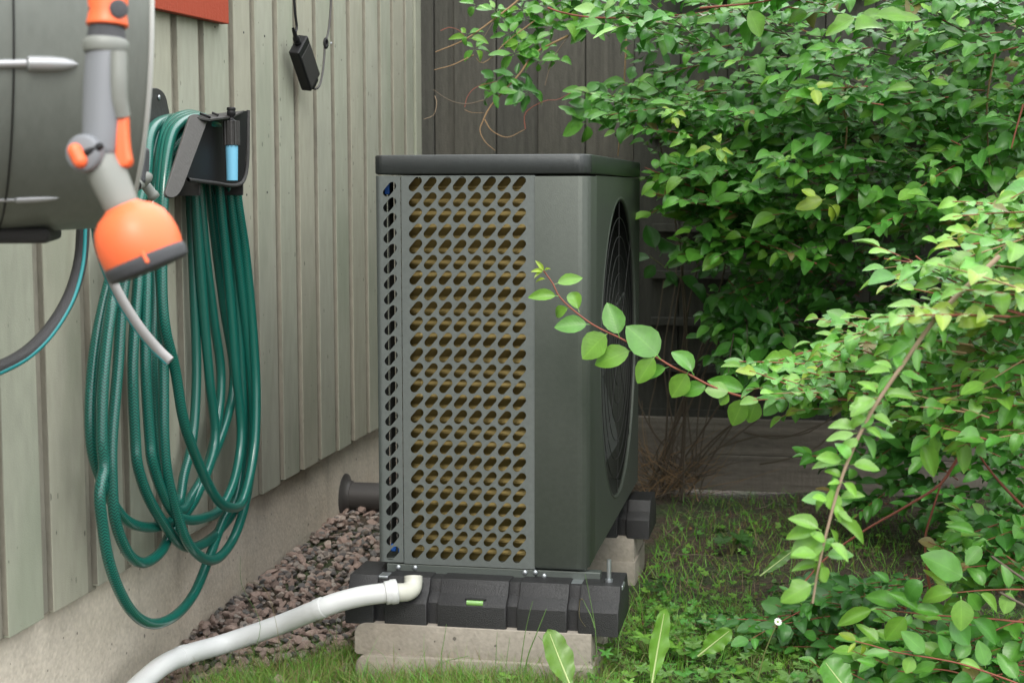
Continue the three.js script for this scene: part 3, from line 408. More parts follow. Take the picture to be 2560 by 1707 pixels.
/* ------------------------------------------------------------------ hose reel, its hoses and the sprayer */
{
  const DR = 2.3, c0 = atD(266, 12, DR), ray = rayDir(300, 100), side = V(-ray.z, 0, ray.x).normalize(), ax = side.clone().multiplyScalar(Math.cos(.18)).addScaledVector(V(ray.x, 0, ray.z).normalize(), Math.sin(.18)).normalize(); // axis nearly across the view, far end turned away
  const t = thing('hose_reel', 'large dark grey wall hose reel drum with silver clips, cut off by the left edge', 'hose reel', c0);
  const k = DR / FPX, prof = [[0, 4], [500, 4], [553, 2], [557, -1], [556, -6], [557, -60], [561, -150], [566, -300], [570, -430], [560, -620], [500, -700], [0, -710]].map(p => [p[0] * k, p[1] * k]);
  const g = lathe(prof.reverse(), 128); place(g, c0, ax); obj('drum_shell', toCreasedNormals(g, .5), mat.reel, t);
  { const q = new THREE.TorusGeometry(557.5 * k, .0034, 8, 140); q.rotateX(Math.PI / 2); place(q, c0, ax); obj('end_rim', q, mat.reelRim, t); }
  { const q = new THREE.TorusGeometry(567.8 * k, .0012, 6, 140); q.rotateX(Math.PI / 2); place(q, c0.clone().addScaledVector(ax, -290 * k), ax); obj('seam', q, mat.black, t); }
  const surf = (px, py) => { const d = rayDir(px, py); let best = null; for (let s = DR - .5; s < DR + .1; s += .001) { const p = CP.clone().addScaledVector(d, s), q = p.clone().sub(c0), h = q.dot(ax), r = Math.sqrt(q.lengthSq() - h * h); let pr = 0; for (let i = 0; i + 1 < prof.length; i++) if ((h - prof[i][1]) * (h - prof[i + 1][1]) <= 0) pr = Math.max(pr, prof[i][0] + (prof[i + 1][0] - prof[i][0]) * (h - prof[i][1]) / (prof[i + 1][1] - prof[i][1] + 1e-9)); if (r < pr) return p; } return CP.clone().addScaledVector(d, DR); };
  for (const [x0, y0, x1, y1, w] of [[64, 158, 196, 160, 17], [34, 499, 150, 494, 9]]) { const A = surf(x0, y0), B = surf(x1, y1), L = A.distanceTo(B), n = B.clone().sub(A).normalize(), q = lathe([[0, 0], [w * k * .8, .0005], [w * k, .004], [w * k, L * .45], [w * k * .86, L * .7], [w * k * .55, L * .88], [0, L]], 20); place(q, A, n); obj('silver_clip', q, mat.silver, t);
    const E = surf(Math.max(x0 - 120, -120), y0 + 2); obj('clip_rod', tube([E, A], w * k * .6, 6, 10), mat.silver, t); }
  { const p = atD(40, 590, DR), q = box(.22, .022, .2, 0, 0, 0, .008); q.rotateY(.187 + .2); const pp = atD(-52, 586, DR - .02); q.translate(pp.x, pp.y, pp.z); obj('drip_tray', q, mat.blackWorn, t); }
  { const q = [box(.16, .06, .5, 0, 0, 0, .01)]; q[0].rotateY(.42); const pp = atD(-190, -60, DR); q[0].translate(pp.x, pp.y, pp.z); const arm = tube([pp, V(-.5, pp.y, pp.z - .12)], .02, 4, 10); obj('wall_bracket', [q[0], arm], mat.blackWorn, t); }
}
function stripeHose(name, label, pts, r, matl, dirStripe, seg = 60) {
  const t = thing(name, label, 'hose', pts[0].clone());
  obj('hose', tube(pts, r, seg, 14), matl, t);
  const c = curve(pts), q = []; for (let i = 0; i <= 40; i++) { const u = i / 40, p = c.getPointAt(u), tn = c.getTangentAt(u), n = dirStripe.clone().addScaledVector(tn, -dirStripe.dot(tn)).normalize(); q.push(p.addScaledVector(n, r * .8)); }
  obj('stripe', tube(q, r * .34, 60, 8), mat.teal, t); return t;
}
stripeHose('supply_hose', 'black hose with teal stripe curving down from the hose reel to the left edge', [atX(206, 470, -.30), atX(206, 575, -.30), atX(200, 650, -.30), atX(178, 730, -.30), atX(130, 815, -.30), atX(70, 878, -.30), atX(0, 918, -.30), atX(-90, 945, -.30), atX(-190, 950, -.33)], .0125, mat.hoseBlack, camRight.clone().multiplyScalar(.55).addScaledVector(camBack, .75).addScaledVector(camUp, -.45));
stripeHose('leader_hose', 'pale grey cut hose end with thin teal stripe hanging below the orange spray head', [atD(240, 560, 2.55), atD(250, 620, 2.55), atD(285, 715, 2.56), atD(345, 815, 2.58), atD(395, 875, 2.6), atD(424, 903, 2.6)], .0092, mat.hoseGrey, camRight.clone().multiplyScalar(-.75).addScaledVector(camBack, .55).addScaledVector(camUp, -.3));
{ const p = atD(246, 556, 2.54), q = atD(236, 545, 2.54), t = thing('hose_clip', 'small white hose clip below the reel beside the orange spray head', 'clip', p); const g = lathe([[.004, -.012], [.014, -.01], [.014, .004], [.008, .012], [.004, .03]], 16); place(g, p, atD(262, 535, 2.54).sub(p)); obj('body', g, mat.white, t); }
{ // grey coupling at the hose crest
  const p = atX(352, 420, -.30), t = thing('hose_coupling', 'grey and pale hose coupling stuck out beside the green hose bundle', 'coupling', p);
  const a = atX(340, 375, -.30), b = atX(350, 440, -.30); const s = new RoundedBoxGeometry(.028, .078, .034, 3, .01); place(s, atX(351, 414, -.3), a.clone().sub(atX(338, 452, -.3)).normalize()); obj('cap', s, mat.sprayDark, t);
  obj('body', tube([atX(338, 462, -.3), atX(352, 455, -.3), atX(364, 444, -.29), atX(366, 437, -.29)], .0125, 16, 12), mat.sprayPale, t);
  const g = lathe([[0, .0], [.009, .0], [.0105, .004], [.0105, .022], [.012, .024], [.012, .034], [0, .035]], 16); place(g, atX(362, 462, -.3), atX(380, 486, -.29).sub(atX(362, 462, -.3))); obj('spigot', g, mat.sprayPale, t);
}
{ // spray gun hanging in front of the reel
  const d = 1.72, k = d / FPX, t = thing('spray_gun', 'grey and orange hand sprayer hanging head down in front of the hose reel', 'sprayer', atD(265, 300, d));
  const A = (x, y, dd = 0) => atD(x, y, d + dd);
  const rev = (name, p0, p1, prof, m, sx = 1) => { const a = p1.clone().sub(p0), L = a.length(); const g = lathe(prof.map(p => [p[0] * k, p[1] * L]), 40); place(g, p0, a); return obj(name, g, m, t); };
  rev('collar', A(270, -60), A(267, 66), [[40, 0], [47, .2], [50, .5], [46, .7], [50, .9], [52, .96], [50, 1], [40, 1]], mat.orange);
  { const q = []; for (const x of [232, 296]) { const s = new THREE.SphereGeometry(.5, 20, 14); s.scale(30 * k, 62 * k, 8 * k); s.lookAt(camBack); s.applyQuaternion(new THREE.Quaternion()); const p = A(x < 250 ? 228 : 296, 22, -.0215 + (x < 250 ? .01 : .004)); const g = new THREE.SphereGeometry(.5, 20, 14); g.scale((x < 250 ? 20 : 46) * k, 46 * k, 9 * k); g.rotateY(x < 250 ? -.6 : .45); g.applyMatrix4(new THREE.Matrix4().makeRotationFromQuaternion(camera.quaternion)); g.translate(p.x, p.y, p.z); q.push(g); } obj('grip_pad', q, mat.sprayDark, t); }
  rev('swivel', A(266, 60), A(264, 118), [[40, 0], [44, .15], [50, .8], [53, 1]], mat.sprayDark);
  rev('ring', A(264, 98), A(263, 134), [[50, 0], [56, .15], [57, .5], [55, .9], [50, 1]], mat.sprayPale);
  { // grip: flattened tapering body
    const p0 = A(262, 125), p1 = A(248, 400), a = p1.clone().sub(p0), L = a.length(); const g = lathe([[50, 0], [54, .05], [55, .3], [54, .55], [52, .75], [50, .9], [44, 1], [0, 1.02]].map(p => [p[0] * k, p[1] * L]), 40); g.scale(1, 1, .85); place(g, p0, a); obj('grip', g, mat.sprayGrey, t); }
  { const pts = [A(296, 130, -.016), A(296, 200, -.016), A(297, 250, -.012), A(303, 290, -.006)]; const g = tube(pts, .0098, 24, 12); obj('grip_inlay', g, mat.sprayPale, t); }
  { const s = new THREE.Shape(); const P = (x, y) => [(x - 300) * k, -(y - 320) * k]; s.moveTo(...P(307, 245)); s.lineTo(...P(313, 300)); s.quadraticCurveTo(...P(314, 370), ...P(323, 400)); s.quadraticCurveTo(...P(322, 415), ...P(303, 411)); s.lineTo(...P(297, 385)); s.lineTo(...P(300, 300)); s.closePath(); const g = extrude(s, .012, .003, 3); g.translate(0, 0, -.006); g.applyMatrix4(new THREE.Matrix4().makeRotationFromQuaternion(camera.quaternion)); const p = A(300, 320, -.002); g.translate(p.x, p.y, p.z); obj('trigger', toCreasedNormals(g, .6), mat.orange, t); }
  { const q = new THREE.CylinderGeometry(46 * k, 46 * k, .05, 36); const g = lathe([[0, -.028], [40 * k, -.028], [45 * k, -.024], [47 * k, -.016], [47 * k, .02], [40 * k, .026], [0, .026]], 40); place(g, A(228, 384, -.004), camBack.clone().addScaledVector(camRight, -.2).addScaledVector(camUp, -.1)); obj('dial', g, mat.sprayGrey, t);
    const lev = new THREE.CapsuleGeometry(.0085, .012, 6, 14); place(lev, A(193, 389, -.03), camUp.clone().multiplyScalar(.8).addScaledVector(camRight, -.4)); obj('dial_lever', lev, mat.orange, t); const dn = new THREE.CapsuleGeometry(.0045, .016, 4, 10); place(dn, A(232, 374, -.029), camRight.clone().addScaledVector(camUp, .5)); obj('dial_slot', dn, mat.black, t); }
  rev('neck', A(243, 380), A(310, 530), [[30, 0], [46, .1], [49, .35], [47, .6], [44, .85], [42, 1], [30, 1.02]], mat.sprayPale);
  const h0 = A(303, 512), hx = camRight.clone().multiplyScalar(.37).addScaledVector(camUp, -.90).addScaledVector(camBack, -.10).normalize();
  const hd = (prof, m, n) => { const g = lathe(prof.map(p => [p[0] * k, p[1] * k]), 56); place(g, h0, hx); return obj(n, g, m, t); };
  hd([[0, -14], [36, -12], [41, 0], [50, 9], [72, 22], [91, 44], [101, 72], [105, 100], [104, 126], [100, 146]], mat.orange, 'head');
  hd([[100, 138], [105, 141], [107, 150], [105, 168], [98, 176], [60, 180], [0, 182]], mat.sprayDark, 'face_ring');
  { const p = A(396, 683, -.03), g = box(.004, .014, .004, 0, 0, 0, .001); g.rotateZ(.5); g.applyMatrix4(new THREE.Matrix4().makeRotationFromQuaternion(camera.quaternion)); const u = camRight.clone().multiplyScalar(.55).addScaledVector(camBack, .8); const q = h0.clone().addScaledVector(hx, 157 * k).addScaledVector(camRight.clone().multiplyScalar(.9).addScaledVector(camUp, .38).normalize(), 22 * k).addScaledVector(camBack, 103 * k); g.translate(q.x, q.y, q.z); obj('mark', g, mat.orange, t); }
  obj('feed_hose', tube([A(270, -40), A(274, -130, .02), A(230, -230, .12), A(90, -220, .3), A(40, -120, .42)], .0085, 40, 10), mat.hoseGrey, t);
}

/* ------------------------------------------------------------------ power adapter */
{
  const X = -.452, t = thing('power_adapter', 'black power adapter dangling on its cables against the pale boards', 'power adapter', atX(762, 158, X));
  const c = atX(761, 158, X), up = atX(748, 112, X).sub(atX(778, 202, X)).normalize(); // long axis
  const n = V(.93, .1, .35).normalize(), side = up.clone().cross(n).normalize(), nn = side.clone().cross(up).normalize(); const len = atX(742, 106, X).distanceTo(atX(775, 205, X)) * .98, wid = .078;
  const m = new THREE.Matrix4().makeBasis(side, up, nn), putm = (g, p) => { g.applyMatrix4(m); g.translate(p.x, p.y, p.z); return g; };
  obj('case', putm(new RoundedBoxGeometry(wid, len, .034, 3, .005), c), mat.black, t);
  obj('label_plate', putm(new RoundedBoxGeometry(wid * .84, len * .78, .002, 1, .0008), c.clone().addScaledVector(nn, .0172).addScaledVector(up, -len * .05)), mat.blackWorn, t);
  obj('end_cap', putm(new RoundedBoxGeometry(wid * .55, .018, .026, 2, .004), c.clone().addScaledVector(up, -len / 2 - .006).addScaledVector(side, .004)), mat.black, t);
  { const g = lathe([[.006, 0], [.011, .004], [.011, .01], [.008, .012], [.011, .016], [.011, .022], [.0065, .03], [.0055, .05], [.004, .06]], 14); place(g, c.clone().addScaledVector(up, len / 2), up); obj('strain_relief', g, mat.black, t); }
  const e = c.clone().addScaledVector(up, len / 2 + .04); obj('cable', tube([e, atX(741, 70, X), atX(737, 30, X), atX(733, -30, X), atX(730, -120, X)], .0042, 30, 8), mat.black, t);
  const b = c.clone().addScaledVector(up, -len / 2 - .014);
  obj('cable', tube([b.clone().addScaledVector(up, .01), atX(785, 222, X), atX(798, 213, X), atX(806, 180, X), atX(810, 140, X), atX(812, 110, X), atX(820, 80, X), atX(826, 20, X), atX(827, -60, X), atX(824, -140, X)], .0036, 60, 8), mat.greyPipe, t);
  { const g = new THREE.TorusGeometry(.0075, .004, 8, 16); g.scale(1, 1.6, 1); g.rotateY(1.2); const p = atX(811, 108, X); g.translate(p.x + .004, p.y, p.z); obj('cable_clip', g, mat.black, t); }
  const q = new THREE.SphereGeometry(.004, 8, 6), p = atX(827, 108, -.497); q.translate(p.x, p.y, p.z); obj('hook_screw', q, mat.zinc, t);
}
/* ------------------------------------------------------------------ foliage */
function leafGeo(w, curl, fold, seed, tipTwist = 0, bite = 0) { // leaf of length 1 along +y, face to +z, with a short stalk
  const r = mulberry(seed), st = [0, .07, .2, .4, .6, .78, .92, 1], prof = (t) => Math.pow(Math.max(0, Math.sin(Math.PI * Math.pow(t, .9))), .8) * (1 - .1 * t) * w * .5 + (t > 0 && t < 1 ? .006 : 0);
  const pos = [], uv = [], idx = []; let y = 0, z = 0, a = -.15 + curl * .2, pt = 0;
  st.forEach((t, i) => { const dt = t - pt; pt = t; a -= curl * dt * 1.5; y += Math.cos(a) * dt; z += Math.sin(a) * dt; const h = prof(t), wob = (r() - .5) * .05; const ox = tipTwist * t * t;
    for (const s of [-1, -.5, 0, .5, 1]) { const hb = bite && Math.sign(s) === bite && (i === 4 || i === 5) ? (i === 4 ? .55 : .8) : 1; const lift = Math.abs(s) ** 1.3 * h * fold + (Math.abs(s) === 1 ? wob * h * 2 : 0); pos.push(s * h * hb * Math.cos(fold * .6) + ox, y, z + lift); uv.push(.5 + s * .5, t); } });
  for (let i = 0; i + 1 < st.length; i++) for (let j = 0; j < 4; j++) { const a0 = i * 5 + j; idx.push(a0, a0 + 1, a0 + 6, a0, a0 + 6, a0 + 5); }
  const b = pos.length / 3; pos.push(-.012, -.12, -.01, .012, -.12, -.01, .01, .03, .0, -.01, .03, .0); uv.push(.49, .02, .51, .02, .51, .03, .49, .03); idx.push(b, b + 1, b + 2, b, b + 2, b + 3);
  const g = new THREE.BufferGeometry(); g.setAttribute('position', new THREE.Float32BufferAttribute(pos, 3)); g.setAttribute('uv', new THREE.Float32BufferAttribute(uv, 2)); g.setIndex(idx); g.computeVertexNormals(); return g;
}
const LG = [leafGeo(.70, .12, .3, 1), leafGeo(.62, .35, .5, 2, .08), leafGeo(.76, .02, .22, 3, -.06), leafGeo(.66, .75, .55, 4, .1), leafGeo(.56, .2, .7, 5), leafGeo(.7, .3, .4, 6, .05, 1), leafGeo(.66, 1.15, .3, 7, -.1), leafGeo(.52, .1, .25, 8, .12, -1)];
const toneNames = Object.keys(tones);
class Shrub {
  constructor(name, label, pos) { this.t = thing(name, label, 'shrub', pos); this.leaves = []; this.stems = {}; }
  leaf(p, dir, nrm, len, tone, wid = 1, v = null) { this.leaves.push({ p, dir, nrm, len, tone, wid, v: v ?? Math.floor(rnd() * LG.length) }); }
  stem(m, pts, r0, r1, seg = 10, own = false) { const g = taper(pts, r0, r1, seg, 6); if (own) obj('stem', g, mat[m], this.t); else (this.stems[m] ??= []).push(g); }
  // leaf traced from the photograph: base and tip, at a distance
  L(bx, by, tx, ty, d, tone, wid = 1, o = {}) {
    const b = atD(bx, by, d), e = atD(tx, ty, d + (o.dd ?? R(-.018, .012))), dir = e.clone().sub(b), len = dir.length(); dir.normalize();
    const n = camBack.clone().multiplyScalar(o.face ?? R(.55, 1.0)).addScaledVector(UP, o.up ?? R(.35, .9)).addScaledVector(camRight, R(-.35, .35));
    this.leaf(b, dir, n, len * 1.06, tone, wid * .95, o.v);
  }
  matrix(l) { const y = l.dir.clone(), z = l.nrm.clone().addScaledVector(y, -l.nrm.dot(y)).normalize(), x = y.clone().cross(z); return new THREE.Matrix4().makeBasis(x.multiplyScalar(l.len * l.wid), y.multiplyScalar(l.len), z.multiplyScalar(l.len)).setPosition(l.p.clone().addScaledVector(l.dir, l.len * .1)); }
  finish(max = 300) {
    for (const l of this.leaves) { const c = l.p.clone().addScaledVector(l.dir, l.len / 2), q = pix(c); const inn = q[0] > -20 && q[0] < PW + 20 && q[1] > -20 && q[1] < PH + 20; l.key = inn ? l.len / q[2] * (.5 + .5 * Math.abs(l.nrm.clone().normalize().dot(camBack))) * (l.first ? 2 : 1) : 0; }
    this.leaves.sort((a, b) => b.key - a.key);
    const off = this.t.position.clone().negate(), T = new THREE.Matrix4().makeTranslation(off.x, off.y, off.z);
    for (const l of this.leaves.slice(0, max)) { const m = shade(new THREE.Mesh(LG[l.v], tones[l.tone])); m.name = 'leaf'; m.applyMatrix4(T.clone().multiply(this.matrix(l))); this.t.add(m); }
    const rest = this.leaves.slice(max);
    if (rest.length) for (let v = 0; v < LG.length; v++) { const q = rest.filter(l => l.v === v); if (!q.length) continue; const im = shade(new THREE.InstancedMesh(LG[v], tones.base, q.length)); q.forEach((l, i) => { im.setMatrixAt(i, T.clone().multiply(this.matrix(l))); im.setColorAt(i, tones[l.tone].color.clone().multiplyScalar(R(.8, 1.2))); }); im.name = 'small_leaves'; im.userData.kind = 'stuff'; this.t.add(im); }
    for (const m in this.stems) obj('twigs', this.stems[m], mat[m], this.t);
  }
  // a leafy shoot: stem from p along dir, drooping, leaves in two ranks
  shoot(p, dir, len, n, size, toneF, stemM = 'bark', droop = .25, r = .0022) {
    const pts = [p.clone()], d = dir.clone().normalize(); let q = p.clone(); for (let i = 1; i <= 4; i++) { d.y -= droop * .16 * (.3 + rnd() * .8); d.x += R(-.09, .09); d.z += R(-.09, .09); d.normalize(); q = q.clone().addScaledVector(d, len / 4); pts.push(q); }
    this.stem(stemM, pts, r, r * .45, 6); const c = curve(pts); let sd = rnd() < .5 ? 1 : -1;
    for (let i = 0; i < n; i++) { const u = .08 + .92 * (i + R(-.3, .3)) / n, P = c.getPointAt(Math.min(1, Math.max(0, u))), tn = c.getTangentAt(Math.min(1, Math.max(0, u))); sd = -sd; const side = tn.clone().cross(UP).normalize().multiplyScalar(sd); const last = i > n - 2; const ld = tn.clone().multiplyScalar(last ? 1.2 : R(.35, .75)).addScaledVector(side, last ? .2 : R(.7, 1)).addScaledVector(UP, R(-.2, .32)); ld.normalize();
      const nn = UP.clone().multiplyScalar(R(.5, 1.1)).addScaledVector(camBack, R(.3, .95)).add(V(R(-.4, .4), R(-.2, .2), R(-.3, .3))); this.leaf(P, ld, nn, size * R(.6, 1.2) * (1 - .35 * Math.max(0, u - .65)), rnd() < .012 ? 'dry' : toneF(u), R(.8, 1.15)); }
    return pts;
  }
}
tones.base = leafTone(1, 1, 1, .35, .42);
const inPoly = (q, x, y) => { let c = false; for (let i = 0, j = q.length - 1; i < q.length; j = i++) if ((q[i][1] > y) !== (q[j][1] > y) && x < (q[j][0] - q[i][0]) * (y - q[i][1]) / (q[j][1] - q[i][1]) + q[i][0]) c = !c; return c; };
function samplePoly(q, n, f) { let x0 = 1e9, x1 = -1e9, y0 = 1e9, y1 = -1e9; for (const [x, y] of q) { x0 = Math.min(x0, x); x1 = Math.max(x1, x); y0 = Math.min(y0, y); y1 = Math.max(y1, y); } let k = 0, g = 0; while (k < n && g++ < n * 50) { const x = R(x0, x1), y = R(y0, y1); if (inPoly(q, x, y)) { k++; f(x, y, k); } } }
const pick = (...a) => () => a[Math.floor(rnd() * a.length)];
rnd = mulberry(2024);

{ /* ---- the tall shrub that grows at the fence */
  const root = V(.52, 0, -2.22), s = new Shrub('tall_shrub', 'tall leafy green shrub growing against the dark fence behind the cabinet', root);
  // stems from the tangle at the root
  const heads = [atD(1700, 560, 5.3), atD(1760, 330, 5.2), atD(1850, 150, 5.1), atD(2050, 120, 4.9), atD(2300, 200, 4.9), atD(2150, 420, 5.0), atD(2450, 500, 4.7), atD(1980, 640, 5.4), atD(2250, 760, 5.3), atD(1620, 250, 5.2), atD(2500, 900, 4.9), atD(2350, 1080, 4.8)];
  heads.forEach((h, i) => { const b = root.clone().add(V(R(-.07, .09), 0, R(-.05, .05))), m1 = b.clone().lerp(h, .35).add(V(R(-.06, .06), .22, R(-.05, .05))), m2 = b.clone().lerp(h, .7).add(V(R(-.06, .06), .2, R(-.05, .05))); s.stem('bark', [b, m1, m2, h], .0042, .0024, 18, true); });
  for (const q of [[1605, 860, 1640, 930, 1625, 1060, 1700, 1150], [1660, 700, 1640, 830, 1590, 960, 1640, 1090, 1710, 1155], [1690, 520, 1690, 700, 1660, 900, 1690, 1100], [1705, 600, 1712, 800, 1715, 980, 1735, 1160], [1760, 940, 1745, 1050, 1740, 1190], [1790, 960, 1760, 1080, 1745, 1180]]) { const p = []; for (let i = 0; i < q.length; i += 2) p.push(atZ(q[i], q[i + 1], -2.24)); s.stem('bark', p, .0026, .0036, 14, true); }
  // dead twigs at the root
  for (let k = 0; k < 150; k++) { const b = root.clone().add(V(R(-.1, .14), R(0, .12), R(-.06, .08))), a = R(-1.3, 1.3), L = R(.12, .42), e = b.clone().add(V(Math.sin(a) * L, Math.cos(a) * L * R(.4, .9), R(-.06, .2))); s.stem(rnd() < .5 ? 'bark' : 'barkTan', [b, b.clone().lerp(e, .5).add(V(R(-.03, .03), R(-.02, .03), 0)), e], R(.001, .0026), .0006, 6); }
  for (const q of [[1900, 1160, 1960, 1150, 2040, 1120, 2110, 1060, 2150, 1055], [1860, 1080, 1950, 1095, 2080, 1050], [1770, 1140, 1880, 1060, 1950, 1000], [1790, 1120, 1900, 1090, 2010, 1085, 2100, 1030], [1620, 1210, 1690, 1140, 1740, 1100]]) { const p = []; for (let i = 0; i < q.length; i += 2) p.push(atZ(q[i], q[i + 1], -2.2)); s.stem('bark', p, .0042, .002, 14, true); }
  const zone = (q, n, d0, d1, tf, o = {}) => samplePoly(q, n, (x, y) => { const d = R(d0, d1), p = atD(x, y, d); const a = (o.a ?? Math.PI) + R(-.8, .8); const dir = camRight.clone().multiplyScalar(Math.cos(a)).addScaledVector(camUp, Math.sin(a) * .6 + (o.lift ?? .1)).addScaledVector(camBack, R(-.1, .7)); const len = R(.15, .28), n0 = Math.round(len * 52); p.addScaledVector(dir.clone().normalize(), -len * .5); s.shoot(p, dir, len, n0, o.size ?? R(.055, .086), tf, rnd() < .3 ? 'barkRed' : 'bark', .3); });
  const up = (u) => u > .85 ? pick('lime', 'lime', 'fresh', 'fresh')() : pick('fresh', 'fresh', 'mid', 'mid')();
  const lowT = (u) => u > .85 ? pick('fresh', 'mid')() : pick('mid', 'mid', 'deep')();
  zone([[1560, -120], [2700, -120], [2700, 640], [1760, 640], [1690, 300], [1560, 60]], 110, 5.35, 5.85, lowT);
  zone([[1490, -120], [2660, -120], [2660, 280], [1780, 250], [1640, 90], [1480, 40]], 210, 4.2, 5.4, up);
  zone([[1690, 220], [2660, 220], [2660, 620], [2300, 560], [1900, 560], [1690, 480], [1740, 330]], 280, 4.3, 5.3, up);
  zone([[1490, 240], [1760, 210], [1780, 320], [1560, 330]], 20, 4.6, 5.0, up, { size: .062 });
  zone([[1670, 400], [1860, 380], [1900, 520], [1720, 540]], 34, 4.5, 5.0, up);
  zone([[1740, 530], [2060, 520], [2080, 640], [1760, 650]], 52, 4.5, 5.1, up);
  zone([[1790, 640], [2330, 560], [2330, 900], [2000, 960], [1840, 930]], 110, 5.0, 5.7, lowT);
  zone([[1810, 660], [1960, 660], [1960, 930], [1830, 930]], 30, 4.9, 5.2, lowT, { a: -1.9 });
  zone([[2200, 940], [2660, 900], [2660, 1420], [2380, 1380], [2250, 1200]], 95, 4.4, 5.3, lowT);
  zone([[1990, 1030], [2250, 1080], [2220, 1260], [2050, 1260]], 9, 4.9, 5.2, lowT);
  // unseen crown, added above the picture to keep the corner in shade
  for (let k = 0; k < 60; k++) { const p = V(R(.62, 1.3), R(1.72, 2.25), R(-1.2, .25)); const a = R(0, 6.3); if (pix(p)[1] > -160) continue; s.shoot(p, V(Math.cos(a), .2, Math.sin(a)), R(.2, .32), 11, R(.05, .07), up, 'bark', .3); }
  // leaves hanging low beside the cabinet
  for (const q of [[1640, 625, 1625, 580], [1650, 640, 1680, 590], [1630, 645, 1585, 645], [1640, 660, 1620, 685], [1660, 680, 1690, 700], [1700, 690, 1740, 712], [1690, 660, 1720, 620], [1720, 715, 1770, 735], [1690, 705, 1660, 700]]) s.L(q[0], q[1], q[2] + (q[2] - q[0]) * .25, q[3] + (q[3] - q[1]) * .25, 4.95, 'deep', 1.15);
  s.stem('twigGreen', [atD(1625, 640, 4.96), atD(1680, 680, 4.97), atD(1760, 730, 5.0), atD(1830, 770, 5.05)], .0015, .002, 10, true);
  // the tip by the top corner of the cabinet, and pale young tips
  for (const q of [[1640, 425, 1640, 405], [1652, 440, 1640, 460], [1668, 435, 1665, 405], [1672, 432, 1700, 408], [1680, 445, 1700, 450]]) s.L(q[0], q[1], q[2] + (q[2] - q[0]) * .6, q[3] + (q[3] - q[1]) * .6, 4.55, 'fresh', 1.1, { face: 1 });
  s.stem('barkRed', [atD(1612, 418, 4.56), atD(1645, 432, 4.56), atD(1690, 450, 4.57), atD(1760, 480, 4.6)], .001, .003, 8, true);
  for (const [x, y, sc, tn] of [[2040, 225, 1, 'young'], [2060, 500, 1.25, 'young'], [1800, 365, .9, 'young'], [1960, 405, .8, 'lime'], [2310, 215, 1.5, 'lime'], [1720, 345, .8, 'lime'], [1745, 385, .8, 'lime'], [2330, 420, 1, 'fresh'], [1680, 285, .7, 'young'], [2470, 560, 1.3, 'young'], [2090, 120, 1, 'fresh']]) { const nk = 4 + Math.floor(rnd() * 4), a0 = R(0, 6); for (let k = 0; k < nk; k++) { const a = a0 + k * 6.283 / nk + R(-.5, .5), q = sc * R(.6, 1.2), ox = R(-14, 14), oy = R(-10, 10); s.L(x + ox + 6 * Math.cos(a), y + oy + 6 * Math.sin(a), x + ox + 50 * q * Math.cos(a), y + oy + 36 * q * Math.sin(a), 4.2 + R(-.05, .05), rnd() < .7 ? tn : 'lime', R(.8, 1.1), { dd: R(-.03, .05) }); } }
  for (const q of [[2130, 80, 2215, 30, 1.1], [2145, 42, 2070, 70, 1.1], [2180, 40, 2290, 25, .9], [1870, 20, 1905, 80, 1.2]]) s.L(q[0], q[1], q[2], q[3], 3.6, 'lime', q[4]);
  // twigs in sight, top right
  for (const [m, q, d] of [['barkTan', [2500, 80, 2490, 130, 2470, 240, 2470, 340, 2478, 430, 2500, 520], 4.5], ['barkRed', [1750, 20, 1900, 5, 2000, -20], 4.3], ['bark', [1840, 10, 1880, 60, 1940, 80, 2060, 92], 4.5], ['bark', [2340, 40, 2420, 80, 2560, 110], 4.5], ['barkTan', [2118, 200, 2110, 260, 2118, 320, 2110, 400, 2100, 490, 2080, 560], 4.6], ['barkRed', [2560, 260, 2540, 330, 2530, 370], 4.2], ['barkTan', [1568, 40, 1560, 220, 1545, 390], 5.5]]) { const p = []; for (let i = 0; i < q.length; i += 2) p.push(atD(q[i], q[i + 1], d)); s.stem(m, p, .0034, .002, 14, true); }
  s.finish();
}

